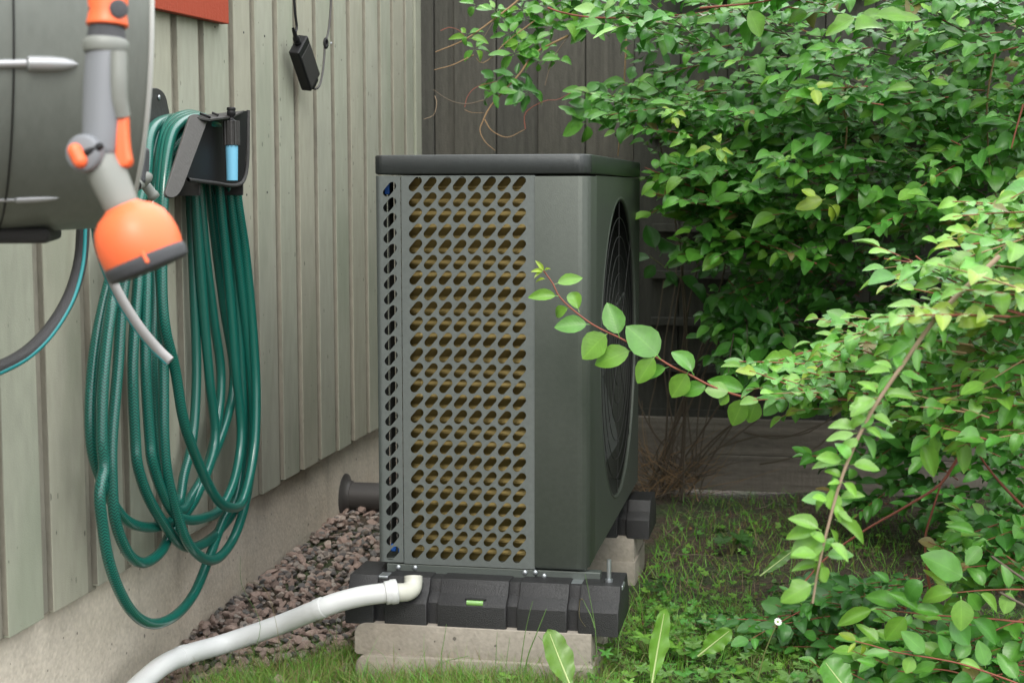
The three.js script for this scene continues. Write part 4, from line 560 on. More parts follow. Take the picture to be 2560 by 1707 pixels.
{ /* ---- thin shoots over the top of the cabinet */
  const D0 = 5.15, s = new Shrub('arching_shoots', 'arching shoots with small bright leaves and bare tendrils before the fence above the cabinet', atD(1300, 0, D0));
  const st = (m, q, r0, r1, dd = 0) => { const p = []; for (let i = 0; i < q.length; i += 2) p.push(atD(1050 + q[i] / 3.136, q[i + 1] / 3.136, D0 + dd)); s.stem(m, p, r0, r1, 16, true); };
  st('barkTan', [820, -60, 770, 0, 620, 120, 350, 310, 120, 408], .004, .0016); st('bark', [590, 140, 575, 165, 505, 285], .002, .0012); st('barkTan', [900, 160, 660, 345, 560, 450, 480, 495, 440, 455], .0026, .0012); st('barkTan', [420, 430, 350, 465, 250, 510, 110, 548], .0022, .0012);
  st('barkTan', [1160, 280, 900, 420, 780, 580, 650, 720, 540, 850, 500, 930], .004, .0028); st('barkTan', [500, 930, 470, 1020, 510, 1110, 590, 1180], .0024, .001); st('barkTan', [505, 935, 560, 1020, 680, 1075, 820, 1015], .0024, .001); st('barkRed', [825, 1010, 825, 890, 980, 790, 1080, 780, 1185, 725], .0018, .001); st('bark', [500, 785, 360, 815, 230, 785, 100, 700], .0024, .0012); st('barkPale', [115, 750, 130, 800, 105, 900, 30, 935], .0014, .0007); st('barkRed', [160, 240, 230, 215, 300, 235, 350, 280], .0014, .0008); st('bark', [980, 670, 1020, 520, 1060, 430, 1180, 260], .0024, .0016); st('barkRed', [350, 840, 370, 760, 430, 690, 680, 620], .0014, .0008); st('barkTan', [350, 860, 400, 880, 500, 885], .001, .0006);
  st('barkRed', [1000, 60, 1050, 80, 1250, 125, 1500, 140, 1850, 125, 2210, 100, 2500, 20], .0032, .0028, -.4);
  const put = (x, y, n, r, tn) => { for (let k = 0; k < n; k++) { const a = k * 6.283 / n + R(-.5, .5), l = r * 1.3 * R(.75, 1.15); s.L(1050 + (x + 12 * Math.cos(a)) / 3.136, (y + 12 * Math.sin(a)) / 3.136, 1050 + (x + l * Math.cos(a)) / 3.136, (y + l * .72 * Math.sin(a)) / 3.136, D0 + R(-.04, .04), tn(), R(.95, 1.2), { dd: R(-.02, .03) }); } };
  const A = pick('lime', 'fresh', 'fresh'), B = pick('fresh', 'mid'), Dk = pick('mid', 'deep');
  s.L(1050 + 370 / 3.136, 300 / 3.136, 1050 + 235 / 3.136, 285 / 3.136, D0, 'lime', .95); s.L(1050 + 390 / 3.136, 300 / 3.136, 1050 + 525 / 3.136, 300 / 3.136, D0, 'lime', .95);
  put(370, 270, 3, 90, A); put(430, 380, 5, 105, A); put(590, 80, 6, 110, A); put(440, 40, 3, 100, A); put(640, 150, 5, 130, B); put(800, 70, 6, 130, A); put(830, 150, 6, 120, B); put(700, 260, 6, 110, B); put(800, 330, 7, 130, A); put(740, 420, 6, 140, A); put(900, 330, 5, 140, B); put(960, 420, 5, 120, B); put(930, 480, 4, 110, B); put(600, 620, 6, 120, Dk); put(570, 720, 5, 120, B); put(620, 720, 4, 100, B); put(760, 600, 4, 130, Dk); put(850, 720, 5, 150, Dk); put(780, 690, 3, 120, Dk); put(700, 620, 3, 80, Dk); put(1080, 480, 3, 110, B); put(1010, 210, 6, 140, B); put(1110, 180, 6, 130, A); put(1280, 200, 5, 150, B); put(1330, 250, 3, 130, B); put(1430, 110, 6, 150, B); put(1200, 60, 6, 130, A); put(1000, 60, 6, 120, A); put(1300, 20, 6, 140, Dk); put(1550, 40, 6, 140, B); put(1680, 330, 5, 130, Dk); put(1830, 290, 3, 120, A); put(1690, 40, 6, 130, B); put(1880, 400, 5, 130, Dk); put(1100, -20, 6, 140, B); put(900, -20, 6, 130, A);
  put(1300, 740, 5, 170, B); put(1340, 830, 6, 160, B); put(1250, 920, 3, 130, B); put(1310, 960, 5, 150, pick('fresh')); put(1500, 740, 6, 170, Dk); put(1520, 870, 5, 150, Dk); put(1640, 650, 5, 170, B); put(1700, 860, 6, 150, Dk); put(1560, 950, 5, 130, Dk); put(1680, 770, 4, 90, pick('young')); put(1830, 860, 4, 100, pick('lime')); put(1780, 700, 6, 170, B); put(1900, 690, 6, 150, Dk);
  st('bark', [1340, 820, 1560, 870, 1700, 830, 1900, 700, 2100, 640], .0022, .0035);
  s.finish();
}

{ /* ---- the near shrub at the right, with the two shoots that reach into the picture */
  const s = new Shrub('near_shrub', 'bright green shrub at the right edge with a long red twig crossing the cabinet', atD(2500, 850, 3.3));
  const P3 = (x, y) => [1300 + x / 3.136, 600 + y / 3.136], dH = 3.42;
  { const p = []; for (const [x, y] of [[185, 240], [260, 345], [300, 430], [390, 525], [560, 655], [680, 720], [780, 765], [950, 860], [1090, 930], [1190, 990], [1330, 1055], [1470, 1130], [1650, 1200], [1780, 1235], [1910, 1243], [2100, 1215], [2400, 1120]]) p.push(atD(...P3(x, y), dH)); s.stem('barkRed', p, .0016, .0034, 60, true); }
  for (const [bx, by, tx, ty, tn, w, v] of [[275, 345, 470, 283, 'lime', .75, 0], [300, 437, 92, 430, 'lime', .85, 1], [465, 560, 385, 365, 'lime', .9, 3], [388, 528, 250, 590, 'lime', 1.1, 3], [548, 660, 305, 662, 'fresh', .95, 0], [780, 760, 710, 520, 'fresh', 1, 2], [695, 725, 498, 882, 'lime', 1.25, 2], [885, 860, 618, 947, 'lime', 1, 0], [1102, 930, 895, 690, 'fresh', 1.15, 2], [1065, 905, 930, 1090, 'lime', 1.1, 0], [1165, 995, 955, 1065, 'fresh', .9, 1], [1322, 1030, 1205, 1212, 'lime', 1.2, 0], [1365, 1055, 1222, 828, 'fresh', .95, 3], [1478, 1130, 1285, 1200, 'fresh', 1.1, 1], [1790, 1195, 1500, 1085, 'fresh', .8, 1], [1655, 1190, 1480, 1160, 'lime', 1.1, 2], [1640, 1195, 1572, 1275, 'lime', 1.2, 2], [1770, 1232, 1668, 1430, 'lime', 1.15, 0], [1870, 1245, 1785, 1400, 'lime', 1.3, 2], [2040, 1240, 1930, 1350, 'fresh', 1.2, 0], [2050, 1220, 1940, 1130, 'fresh', 1, 1], [2090, 1240, 2060, 1340, 'fresh', 1, 4]]) s.L(...P3(bx, by), ...P3(tx, ty), dH + R(-.01, .01), tn, w, { v, face: 1, up: .45, dd: R(-.012, .012) });
  for (const q of [[205, 305, 118, 312], [190, 245, 138, 172], [190, 245, 218, 212], [185, 245, 112, 235], [180, 250, 120, 272]]) s.L(...P3(q[0], q[1]), ...P3(q[2], q[3]), dH, 'young', .7, { v: 1 });
  // blurred branch in front
  const d2 = 2.45, Z6 = (x, y) => [1800 + x / 2.583, 1100 + y / 2.583], Z4 = (x, y) => [1550 + x / 3.136, 950 + y / 3.136];
  { const q = [2500, 640, 2351, 784, 2264, 903, 2177, 1034, 2112, 1175, 2068, 1328, 2045, 1430, 2032, 1508], p = []; for (let i = 0; i < q.length; i += 2) p.push(atD(q[i], q[i + 1], d2)); s.stem('barkPale', p, .0045, .002, 40, true); }
  for (const [bx, by, tx, ty, w] of [[803, 132, 655, 98, .8], [790, 245, 718, 182, .8], [785, 270, 722, 268, .8], [790, 272, 890, 345, 1], [738, 475, 738, 340, 1], [705, 382, 572, 415, .7], [700, 385, 620, 360, .8], [755, 460, 855, 500, 1], [748, 512, 950, 632, .8], [655, 580, 478, 490, 1], [650, 590, 442, 602, .9], [690, 640, 495, 722, 1.2], [690, 660, 610, 600, 1], [712, 568, 768, 655, .7], [702, 662, 838, 738, .8], [650, 780, 600, 700, 1], [650, 805, 495, 815, .8], [655, 812, 692, 910, 1.2], [610, 925, 418, 1015, 1]]) s.L(...Z6(bx, by), ...Z6(tx, ty), d2 + R(-.012, .012), 'lime', w * 1.15, { up: 1, face: .9 });
  for (const [bx, by, tx, ty, w] of [[1955, 262, 1828, 185, .9], [1945, 292, 1822, 292, .9], [1968, 285, 2138, 312, .9], [1940, 310, 1875, 395, 1], [1912, 372, 2055, 432, .8], [1870, 445, 1762, 550, 1]]) s.L(...Z4(bx, by), ...Z4(tx, ty), d2, 'lime', w * 1.15, { up: 1, face: .9 });
  for (const [x, y, n] of [[2330, 810, 7], [2290, 860, 6], [2240, 930, 6], [2200, 990, 5], [2150, 1080, 5], [2120, 1160, 4], [2090, 1250, 4], [2055, 1390, 4]]) for (let k = 0; k < n; k++) { const a = k * 6.283 / n + R(-.4, .4), l = R(58, 84); s.L(x + 8 * Math.cos(a), y + 8 * Math.sin(a), x + l * Math.cos(a), y + l * .75 * Math.sin(a), d2 + R(-.02, .03), rnd() < .5 ? 'lime' : 'fresh', 1, { up: 1, face: .8 }); }
  // thin red branch low down, going back under the near leaves
  for (const q of [[545, 918, 700, 750, 940, 580, 1200, 430, 1430, 280, 1530, 130, 1620, 0, 1760, -200], [1430, 280, 1380, 440, 1330, 620, 1335, 780, 1355, 935, 1385, 1040], [1640, 20, 1700, 130, 1800, 260, 1960, 430]]) { const p = []; for (let i = 0; i < q.length; i += 2) p.push(atD(...Z6(q[i], q[i + 1]), 3.55)); s.stem('barkRed', p, .0022, .0042, 26, true); }
  // the bright mass
  const near = (u) => u > .85 ? pick('young', 'lime', 'lime', 'lime', 'fresh')() : pick('lime', 'fresh', 'fresh', 'fresh', 'mid')();
  const zone = (q, n, d0, d1, tf, size, a0 = Math.PI) => samplePoly(q, n, (x, y) => { const d = R(d0, d1), p = atD(x, y, d), a = a0 + R(-.7, .7), dir = camRight.clone().multiplyScalar(Math.cos(a)).addScaledVector(camUp, Math.sin(a) * .6 + .05).addScaledVector(camBack, R(-.2, .5)), len = R(.14, .24); p.addScaledVector(dir.clone().normalize(), -len * .5); s.shoot(p, dir, len, Math.round(len * 46), size * R(.85, 1.1), tf, rnd() < .4 ? 'barkRed' : 'barkTan', .25, .002); });
  zone([[1930, 890], [2180, 830], [2290, 960], [2240, 1040], [1990, 1010]], 52, 3.1, 3.5, near, .05);
  zone([[2140, 790], [2660, 700], [2660, 1080], [2420, 1110], [2230, 1000]], 135, 2.9, 3.5, near, .052);
  zone([[2260, 640], [2660, 560], [2660, 740], [2330, 760]], 46, 2.7, 3.3, near, .05);
  zone([[2460, 500], [2680, 430], [2680, 640], [2500, 640]], 26, 2.6, 3.1, near, .05);
  zone([[2320, 700], [2500, 680], [2520, 770], [2330, 800]], 5, 2.35, 2.5, (u) => pick('young', 'lime')(), .055);
  for (const q of [[2300, 1100, 2340, 1180], [2330, 1080, 2350, 1150], [2390, 1090, 2420, 1170]]) s.L(q[0], q[1], q[2], q[3], 3.0, 'lime', 1.1);
  for (let k = 0; k < 460; k++) { const p = V(R(1.4, 2.6), R(.25, 2.55), R(-1.0, .2)), q = pix(p); if (q[0] < PW + 160 && q[1] > -220) continue; const a = R(0, 6.3); s.shoot(p, V(Math.cos(a), .2, Math.sin(a)), R(.18, .28), 12, R(.05, .07), near, 'barkTan', .25, .002); }  // unseen shoots past the frame, added to block sky light from the cabinet side
  // boughs that carry it, from a root beyond the right edge
  const rt = V(2.35, 0, .1); for (const h of [atD(2480, 660, 2.9), atD(2560, 900, 3.1), atD(2420, 950, 3.3), atD(2550, 780, 3.2), atD(2560, 1080, 3.4)]) s.stem('bark', [rt.clone().add(V(R(-.05, .05), 0, R(-.05, .05))), rt.clone().lerp(h, .4).add(V(.1, .25, 0)), h], .012, .004, 14, true);
  for (const q of [[2560, 860, 2300, 930, 2150, 960, 2050, 990], [2560, 700, 2400, 720, 2290, 640]]) { const p = []; for (let i = 0; i < q.length; i += 2) p.push(atD(q[i], q[i + 1], 3.25)); s.stem('barkRed', p, .004, .002, 20, true); }
  s.finish();
}

{ /* ---- young shrub, bottom right */
  const s = new Shrub('low_shrub', 'low young shrub with pale new leaves in the bottom right corner', V(1.55, 0, .15)), Z6 = (x, y) => [1800 + x / 2.583, 1100 + y / 2.583];
  const st = (q, d, r0 = .0012, r1 = .0024, m = 'barkRed') => { const p = []; for (let i = 0; i < q.length; i += 2) p.push(atD(...Z6(q[i], q[i + 1]), d)); s.stem(m, p, r0, r1, 30, true); };
  const dA = 3.15; st([875, 1298, 1000, 1330, 1120, 1365, 1400, 1412, 1540, 1440, 1700, 1490, 1920, 1570, 2100, 1650], dA); st([1000, 1088, 1200, 1112, 1450, 1135, 1700, 1150, 2000, 1180], dA + .06); st([1530, 985, 1700, 970, 1950, 965, 2150, 985], dA + .05); st([1150, 1490, 1250, 1500, 1400, 1480, 1560, 1510, 1750, 1600], dA + .1);
  for (const [bx, by, tx, ty, tn, w] of [[890, 1297, 788, 1243, 'young', .75], [885, 1305, 832, 1360, 'young', .6], [915, 1318, 935, 1392, 'young', 1.1], [1035, 1312, 920, 1188, 'lime', .8], [1115, 1368, 965, 1385, 'fresh', 1.05], [1335, 1388, 1215, 1248, 'fresh', .9], [1250, 1390, 1205, 1488, 'lime', 1.2], [1412, 1432, 1265, 1500, 'fresh', 1.05], [1535, 1425, 1598, 1292, 'fresh', 1.1], [1540, 1435, 1672, 1450, 'lime', .9], [1720, 1470, 1695, 1318, 'fresh', 1], [1935, 1555, 1820, 1395, 'fresh', .9], [1480, 1400, 1440, 1280, 'mid', 1.1], [1012, 1458, 925, 1415, 'fresh', .8],
    [1005, 1088, 782, 1172, 'lime', .85], [1165, 1085, 968, 972, 'fresh', .95], [1210, 1125, 1085, 1280, 'lime', 1.35], [1290, 1100, 1140, 990, 'fresh', .9], [1440, 1125, 1270, 1080, 'fresh', .9], [1240, 1120, 1195, 1215, 'fresh', 1.1], [1480, 1150, 1610, 1300, 'mid', 1.2], [1620, 1150, 1820, 1270, 'mid', 1],
    [1480, 965, 1350, 850, 'young', .8], [1530, 985, 1308, 1005, 'lime', .9], [1560, 1010, 1572, 1205, 'lime', 1.2], [1670, 985, 1815, 1072, 'lime', .9], [1595, 900, 1368, 738, 'fresh', 1.1], [1715, 950, 1640, 825, 'fresh', 1], [1600, 980, 1680, 1090, 'fresh', 1], [1870, 965, 1850, 830, 'fresh', 1], [1880, 970, 1840, 1100, 'lime', 1.1], [1660, 605, 1512, 545, 'fresh', .95], [1650, 640, 1535, 700, 'fresh', 1], [1700, 680, 1600, 780, 'fresh', 1], [1320, 900, 1180, 1010, 'mid', 1.1], [1100, 920, 1030, 860, 'mid', .9]]) s.L(...Z6(bx, by), ...Z6(tx, ty), dA + R(-.02, .05), tn, w, { face: .9, up: .7 });
  const near = (u) => u > .8 ? pick('lime', 'fresh')() : pick('fresh', 'mid', 'mid', 'deep')();
  const zone = (q, n, d0, d1, tf, size) => samplePoly(q.map(p => Z6(...p)), n, (x, y) => { const d = R(d0, d1), p = atD(x, y, d), a = Math.PI + R(-1, 1), dir = camRight.clone().multiplyScalar(Math.cos(a)).addScaledVector(camUp, Math.sin(a) * .5 + .2).addScaledVector(camBack, R(-.2, .5)), len = R(.14, .24); p.addScaledVector(dir.clone().normalize(), -len * .5); s.shoot(p, dir, len, Math.round(len * 44), size * R(.85, 1.1), tf, 'barkRed', .2, .0018); });
  zone([[1250, 1180], [2000, 1100], [2000, 1600], [800, 1600], [950, 1480], [1150, 1420]], 70, 3.25, 3.7, near, .06);
  zone([[1650, 560], [2000, 480], [2000, 1000], [1700, 960], [1560, 780]], 52, 3.3, 3.9, near, .06);
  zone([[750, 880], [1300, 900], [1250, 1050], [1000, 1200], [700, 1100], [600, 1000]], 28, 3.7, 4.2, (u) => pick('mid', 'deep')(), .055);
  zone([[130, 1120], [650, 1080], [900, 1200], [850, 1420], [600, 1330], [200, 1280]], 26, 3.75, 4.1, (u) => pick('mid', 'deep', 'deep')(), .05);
  const rt = V(1.75, 0, .2); for (const h of [atD(2500, 1480, dA), atD(2560, 1560, dA + .06), atD(2480, 1390, dA + .05)]) s.stem('bark', [rt, rt.clone().lerp(h, .5).add(V(.02, .06, 0)), h], .006, .0026, 10, true);
  s.finish();
}

/* ------------------------------------------------------------------ weeds, grass, litter */
function lobed(n, depth, seed) { // round lobed leaf, stalk at the origin, face up, radius 1
  const r = mulberry(seed), N = n * 8, pos = [0, 0, 0], uv = [.5, .0], idx = []; for (let ring = 1; ring <= 2; ring++) for (let i = 0; i <= N; i++) { const u = i / N, a = -2.5 + 5 * u, lob = 1 - depth * Math.abs(Math.cos(u * n * Math.PI)) ** 1.4, er = 1 + .06 * Math.sin(i * 2.4), q = ring === 2 ? lob * er : .5 * (lob * .4 + .6); pos.push(Math.sin(a) * q, .06 * q * q - .05 * Math.cos(u * n * 2 * Math.PI) * q, Math.cos(a) * q); uv.push(.5 + .45 * (Math.abs(((u * n) % 1) - .5) * 2) * q, q); }
  for (let i = 0; i < N; i++) { idx.push(0, 1 + i, 2 + i); const a = 1 + i, b = 2 + i + N; idx.push(a, b, b + 1, a, b + 1, a + 1); }
  const g = new THREE.BufferGeometry(); g.setAttribute('position', new THREE.Float32BufferAttribute(pos, 3)); g.setAttribute('uv', new THREE.Float32BufferAttribute(uv, 2)); g.setIndex(idx); g.computeVertexNormals(); return g;
}
const LB = [lobed(5, .25, 1), lobed(5, .55, 2), lobed(3, .35, 3), lobed(7, .22, 4)];
function weed(label, px, py, z, n, size, h, tn, kind, spread = 1) { // low plant: leaves on stalks round one root
  const base = atZ(px, py, z); base.y = gy(base.x, base.z); const t = thing('weed', label, 'weed', base);
  for (let i = 0; i < n; i++) { const a = i * 2.4 + R(-.3, .3), rr = spread * size * (.5 + .5 * Math.sqrt(i)) * R(.7, 1.1), hh = h * R(.6, 1.1), e = V(Math.cos(a) * rr, hh, Math.sin(a) * rr); obj('stalk', taper([base, base.clone().add(V(e.x * .4, hh * .7, e.z * .4)), base.clone().add(e)], .0014, .0009, 5, 4), mat.twigGreen, t);
    const g = LB[kind[i % kind.length]].clone(), s = size * R(.7, 1.1); g.scale(s, s, s); g.rotateX(R(.1, .75)); g.rotateY(Math.PI / 2 - a + R(-.4, .4)); const m = shade(new THREE.Mesh(g, tones[tn[i % tn.length]])); m.name = 'leaf'; m.position.copy(e); t.add(m); }
  return t;
}
rnd = mulberry(515);
weed('lobed weed with one large leaf standing alone in the shade below the dry twigs', 1830, 1330, -1.35, 9, .034, .09, ['weedDeep'], [3, 1, 2]);
weed('lobed weed in the grass beside the right end of the upper paver', 1500, 1690, .06, 7, .026, .105, ['weed', 'mid'], [1, 1, 2]);
weed('lobed weed leaning over the right end of the lower paver', 1445, 1720, .16, 7, .025, .055, ['weed', 'mid'], [1, 2]);
weed('bright lobed weed at the bottom edge below the left pipe end', 790, 1720, .3, 5, .042, .05, ['lime'], [0, 3], .5);
weed('bright lobed weed in front of the middle of the lower paver', 1235, 1725, .22, 7, .026, .05, ['weed', 'lime'], [0, 2]);
weed('rounded clover like weed at the bottom edge right of the dandelion leaf', 1850, 1690, .1, 12, .022, .07, ['weed', 'lime'], [2, 1], 1.3);
weed('rounded clover like weed below the little white flower', 1960, 1700, .1, 12, .022, .06, ['weed', 'lime'], [2, 1], 1.3);
weed('pale clover like weed between the two tall dandelion leaves', 1560, 1715, .18, 11, .022, .07, ['weed', 'lime'], [2, 1], 1.2);
weed('pale clover like weed right of the upright yellow green leaf', 1740, 1712, .15, 11, .022, .06, ['lime', 'weed'], [2, 0], 1.2);
weed('small dark weed in the shade beside the rear rubber foot', 1640, 1390, -.75, 7, .024, .06, ['weedDeep'], [2, 1]);
weed('dark leafy weed on the bare soil left of the pale blurred branch', 1960, 1440, -.75, 8, .026, .06, ['weedDeep', 'deep'], [0, 2]);
weed('dark leafy weed in the grass behind the upright yellow green leaf', 1640, 1500, -.35, 8, .024, .05, ['weedDeep', 'mid'], [2, 1]);
weed('dark leafy weed in the middle of the shaded grass', 1780, 1520, -.4, 9, .024, .05, ['mid', 'weedDeep'], [2, 0]);
const near = [['small bright weed', 1590, 1640, .0], ['bright trefoil weed', 1680, 1660, .06], ['pale young weed', 1620, 1590, -.15], ['bright lobed weed', 1790, 1640, .0], ['pale trefoil weed', 1880, 1620, -.05], ['low bright weed', 1990, 1650, .05], ['leafy bright weed', 1530, 1600, -.12], ['small pale weed', 1720, 1590, -.15], ['low lobed weed', 2060, 1690, .1], ['short bright weed', 1910, 1560, -.25]];
const nearAt = ['just right of the rubber foot corner', 'between the yellow green leaf and short pale leaf', 'behind the tall yellow green leaf', 'below the short broad pale leaf', 'left of the small white daisy stem', 'right of the small white daisy stem', 'against the right end of the front pavers', 'behind the short broad pale leaf', 'beside the pale ragged leaf at the bottom edge', 'just behind the small white daisy'];
near.forEach(([l, x, y, z], i) => weed(`${l} growing in the grass ${nearAt[i]}`, x, y, z, 13, .021 + .003 * (i % 3), .06 + .012 * (i % 3), i % 2 ? ['weed', 'lime', 'mid'] : ['lime', 'weed'], [[2, 1], [0, 2], [1, 1, 2], [2, 0]][i % 4], 1.3));
function bigLeaf(label, bx, by, tx, ty, d, w, tn, lean = 0) { // one dandelion leaf: long blade with a pale rib
  const b = atD(bx, by, d), e = atD(tx, ty, d + lean), dir = e.clone().sub(b), len = dir.length(); dir.normalize(); const t = thing('dandelion', label, 'weed', b); const r = mulberry(Math.floor(bx));
  const pos = [], uv = [], idx = [], N = 16; for (let i = 0; i <= N; i++) { const u = i / N, h = (.16 + .84 * smooth(0, .55, u)) * Math.pow(Math.max(0, 1 - u ** 5), .6) * w * (1 + .12 * (r() - .5) - .1 * Math.abs(Math.sin(u * 11))); for (const s of [-1, -.45, 0, .45, 1]) { pos.push(s * h, u * len, Math.abs(s) * h * .3 + .02 * Math.sin(u * 2.6) * len * -1 + (Math.abs(s) === 1 ? .004 * Math.sin(u * 26) : 0)); uv.push(.5 + s * .5, u); } }
  for (let i = 0; i < N; i++) for (let j = 0; j < 4; j++) { const a = i * 5 + j; idx.push(a, a + 1, a + 6, a, a + 6, a + 5); }
  const g = new THREE.BufferGeometry(); g.setAttribute('position', new THREE.Float32BufferAttribute(pos, 3)); g.setAttribute('uv', new THREE.Float32BufferAttribute(uv, 2)); g.setIndex(idx); g.computeVertexNormals();
  const n = camBack.clone().addScaledVector(UP, .4).addScaledVector(camRight, .25), z = n.addScaledVector(dir, -n.dot(dir)).normalize(), x = dir.clone().cross(z); g.applyMatrix4(new THREE.Matrix4().makeBasis(x, dir, z)); const m = shade(new THREE.Mesh(g, tones[tn])); m.name = 'leaf'; t.add(m);
  const c = []; for (let i = 0; i <= 6; i++) { const u = i / 6 * .92; c.push(b.clone().addScaledVector(dir, u * len).addScaledVector(z, -.02 * Math.sin(u * 2.6) * len + .001)); } obj('rib', taper(c, .0026, .0008, 12, 6), mat.twigPale, t);
}
mat.twigPale = M({ color: C(.42, .5, .22), roughness: .6 });
bigLeaf('broad bright dandelion leaf standing in front of the right half of the pavers', 1432, 1730, 1370, 1572, 3.33, .035, 'weedLeaf', .03);
bigLeaf('tall upright yellow green leaf standing alone in the grass right of the rubber foot', 1628, 1720, 1664, 1518, 3.4, .024, 'lime', 0);
bigLeaf('short broad pale leaf standing in the grass below the low dark weeds', 1745, 1640, 1830, 1572, 3.7, .026, 'lime', -.02);
bigLeaf('faint serrated leaf arching in the shade below the blurred branch', 1900, 1440, 1985, 1375, 4.3, .017, 'weed', .05);
bigLeaf('pale ragged leaf at the bottom edge left of the low shrub', 2130, 1740, 2060, 1650, 3.2, .04, 'fresh', .02);
for (const [x, y, x1, y1, l] of [[1945, 1555, 1895, 1700, 'small white daisy on a thin stem in the grass near the low shrub'], [2313, 1695, 2330, 1760, 'small white daisy at the bottom edge under the low shrub']]) { const d = 3.35, p = atD(x, y, d), t = thing('daisy', l, 'flower', p); for (let k = 0; k < 12; k++) { const g = new THREE.SphereGeometry(.5, 8, 6); g.scale(.004, .0014, .0085); g.translate(0, 0, .0055); g.rotateX(-.3); g.rotateY(k * Math.PI / 6); const m = shade(new THREE.Mesh(g, mat.white)); m.rotation.x = .9; m.rotation.z = -.3; m.name = 'petal'; t.add(m); } const c = new THREE.SphereGeometry(.0032, 10, 8); c.translate(p.x, p.y, p.z); obj('centre', c, tones.young, t); obj('stalk', taper([atD(x1, y1, d), atD((x + x1) / 2 - 6, (y + y1) / 2, d), p], .0014, .001, 8, 5), mat.twigGreen, t); }
{ // tall grass blades in front of the pavers and the foot
  const t = thing('grass_stalks', 'few tall single grass blades standing before the pavers and the front rubber foot', 'grass blades', atY(1300, 1707, 0));
  for (const [q, w, m] of [[[1297, 1700, 1310, 1600, 1322, 1540, 1332, 1502], .0012, 'g'], [[1305, 1720, 1320, 1640, 1345, 1575, 1366, 1522], .0019, 'g'], [[1238, 1700, 1240, 1640, 1243, 1580], .001, 'g'], [[1262, 1700, 1268, 1640, 1275, 1592], .001, 'g'], [[1105, 1690, 1103, 1640, 1110, 1600, 1116, 1560], .0013, 'g'], [[1492, 1640, 1488, 1570, 1476, 1500, 1463, 1434], .0012, 'g'], [[1487, 1570, 1478, 1540, 1468, 1520, 1458, 1500], .0014, 'g'], [[1458, 1500, 1452, 1496, 1449, 1510, 1450, 1545, 1464, 1566], .0008, 'd'], [[1430, 1690, 1395, 1640, 1360, 1605, 1346, 1590], .0016, 'g'], [[1545, 1640, 1548, 1600, 1555, 1575, 1565, 1556], .0013, 'g'], [[1170, 1640, 1110, 1655, 1060, 1690, 1040, 1720], .0008, 'g'], [[1050, 1700, 1052, 1680, 1056, 1660], .0022, 'g'], [[980, 1700, 960, 1640, 935, 1620], .0008, 'g'], [[600, 1700, 630, 1640, 650, 1560, 603, 1460, 600, 1390], .0007, 'g'], [[700, 1640, 690, 1560, 660, 1470, 625, 1455, 600, 1480], .0006, 'd']]) { const p = []; for (let i = 0; i < q.length; i += 2) p.push(atD(q[i], q[i + 1], 3.36 + i * .004)); obj('blade', taper(p, w, w * .4, 14, 4), m === 'g' ? tones.weed : tones.dry, t); }
}
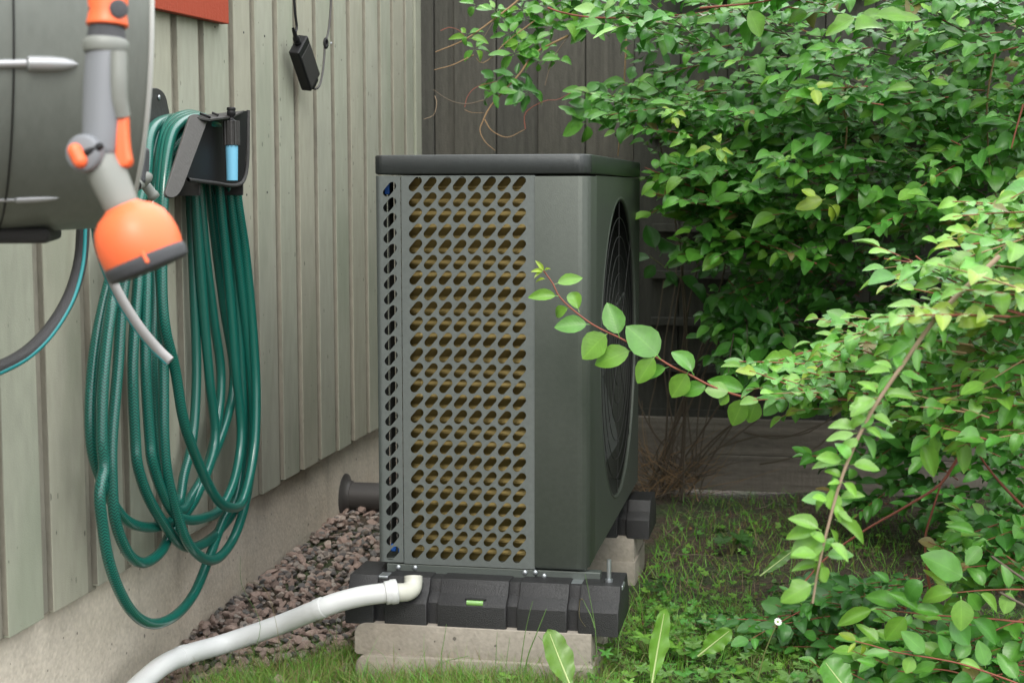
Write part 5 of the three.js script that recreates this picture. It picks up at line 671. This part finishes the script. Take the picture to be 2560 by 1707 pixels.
{ // grass: a mass of fine blades
  const strip = (L, bend, w) => { const p = [], ix = [], uv = []; for (let i = 0; i <= 4; i++) { const u = i / 4, y = L * (u - .18 * bend * u * u), z = bend * L * .55 * u * u, h = w * (1 - u ** 2) * .5 + .00008; p.push(-h, y, z, h, y, z + .0002); uv.push(.3, u, .7, u); } for (let i = 0; i < 4; i++) { const a = i * 2; ix.push(a, a + 1, a + 3, a, a + 3, a + 2); } const g = new THREE.BufferGeometry(); g.setAttribute('position', new THREE.Float32BufferAttribute(p, 3)); g.setAttribute('uv', new THREE.Float32BufferAttribute(uv, 2)); g.setIndex(ix); g.computeVertexNormals(); return g; };
  const gm = M({ color: 0xffffff, side: THREE.DoubleSide, roughness: .55, transmission: .3, thickness: 0 }); rnd = mulberry(909);
  const f = fractal(6, 6, 3, 777), lists = [[], [], []];
  const add = (x, z, L, col, w = 1) => { const e = new THREE.Quaternion().setFromEuler(new THREE.Euler(R(-.55, .55), R(0, 6.3), R(-.55, .55))); lists[Math.floor(rnd() * 3)].push([new THREE.Matrix4().compose(V(x, gy(x, z) - .002, z), e, V(w, L, L)), col]); };
  const clear = (x, z) => (x > -.05 && x < .56 && z < .10 && z > -1.22);
  let n = 0; while (n < 36000) { const x = R(-.45, .62), z = R(-.06, .45); n++; if (clear(x, z)) continue; if (f(x * .8 + 3, z * .8 + 3) < .46 && rnd() < .8) continue; if (x < -.36 + .2 * smooth(.3, -.1, z) && rnd() < .85) continue; const c = rnd() < .26 ? C(.26, .19, .085) : C(.09 + .09 * rnd(), .22 + .15 * rnd(), .025); add(x, z, R(.03, .10) * (rnd() < .08 ? 1.5 : 1), c, R(.6, 1.1)); }
  n = 0; while (n < 60000) { const x = R(.55, 2.0), z = R(-2.35, .42); n++; if (f(x * .5, z * .5 + 1) < .44 && rnd() < .6) continue; if (rnd() > .14 + .86 * smooth(-.95, .05, z)) continue; const c = rnd() < .3 - .15 * smooth(-1, 0, z) ? C(.2, .15, .07) : C(.10 + .1 * rnd(), .28 + .18 * rnd(), .03); add(x, z, R(.025, .075), c, R(.8, 1.5)); }
  lists.forEach((l, k) => { const im = shade(new THREE.InstancedMesh(strip(1, [.5, 1.1, 1.7][k], .0016), gm, l.length)); l.forEach(([m, c], i) => { im.setMatrixAt(i, m); im.setColorAt(i, c); }); im.name = numbered('grass'); im.userData = { kind: 'stuff', label: ['short upright turf grass round the pavers and under the shrubs', 'bent fine turf grass round the pavers and under the shrubs', 'arching fine turf grass round the pavers and under the shrubs'][k], category: 'grass' }; scene.add(im); });
  // ground cover: many small round leaves
  const gc = [], dl = []; n = 0; rnd = mulberry(333); while (n < 12000) { const x = R(.58, 2.1), z = R(-1.9, .45); n++; if (rnd() > .08 + .92 * smooth(-.9, .0, z)) continue; if (f(x * .45 + 2, z * .45) < .47 && rnd() < .8) continue; const L = R(.006, .016), e = new THREE.Quaternion().setFromEuler(new THREE.Euler(R(-.2, .6), R(0, 6.3), R(-.3, .3))); gc.push([new THREE.Matrix4().compose(V(x, gy(x, z) + R(.008, .05), z), e, V(L, L, L)), rnd() < .2 + .25 * smooth(-.5, .1, z) ? C(.2, .42, .055) : C(.09 + .05 * rnd(), .25 + .13 * rnd(), .035)]); }
  for (let k = 0; k < 900; k++) { const x = R(.5, 2.8), z = R(-2.3, .4), L = R(.008, .02); dl.push([new THREE.Matrix4().compose(V(x, gy(x, z) + .006, z), new THREE.Quaternion().setFromEuler(new THREE.Euler(R(-.4, .4) - 1.57, R(0, 6.3), R(-.3, .3))), V(L, L, L)), C(R(.12, .3), R(.09, .2), .05)]); }
  const put = (g, l, name, label, cat) => { const im = shade(new THREE.InstancedMesh(g, tones.base, l.length)); l.forEach(([m, c], i) => { im.setMatrixAt(i, m); im.setColorAt(i, c); }); im.name = name; im.userData = { kind: 'stuff', label, category: cat }; scene.add(im); };
  put(LB[0], gc, 'ground_cover', 'small round leaved ground cover spread over the shaded lawn', 'ground cover'); put(LG[0], dl, 'leaf_litter', 'dry brown leaf litter scattered on the soil beneath the shrubs', 'leaf litter');
}
{ // fallen twigs
  const tw = [['long thin dry twig on the soil leading to the lobed weed', [1650, 1350, 1700, 1310, 1740, 1295, 1780, 1290]], ['curved dry twig on the soil below the lobed weed', [1650, 1370, 1690, 1385, 1770, 1388, 1830, 1410]], ['dry twig leaning on the base planks left of the root', [1610, 1215, 1650, 1180, 1690, 1145]], ['dry twig lying right of the lobed weed', [1890, 1272, 1920, 1265, 1940, 1245]]];
  for (const [l, q] of tw) { const p = []; for (let i = 0; i < q.length; i += 2) { const v = atY(q[i], q[i + 1], .02); p.push(v.z < -2.35 ? atZ(q[i], q[i + 1], -2.3) : v); } const o = obj('fallen_twig', taper(p, .0018, .0012, 12, 5), mat.bark); tag(o, l, 'twig'); }
}
renderer.render(scene, camera);
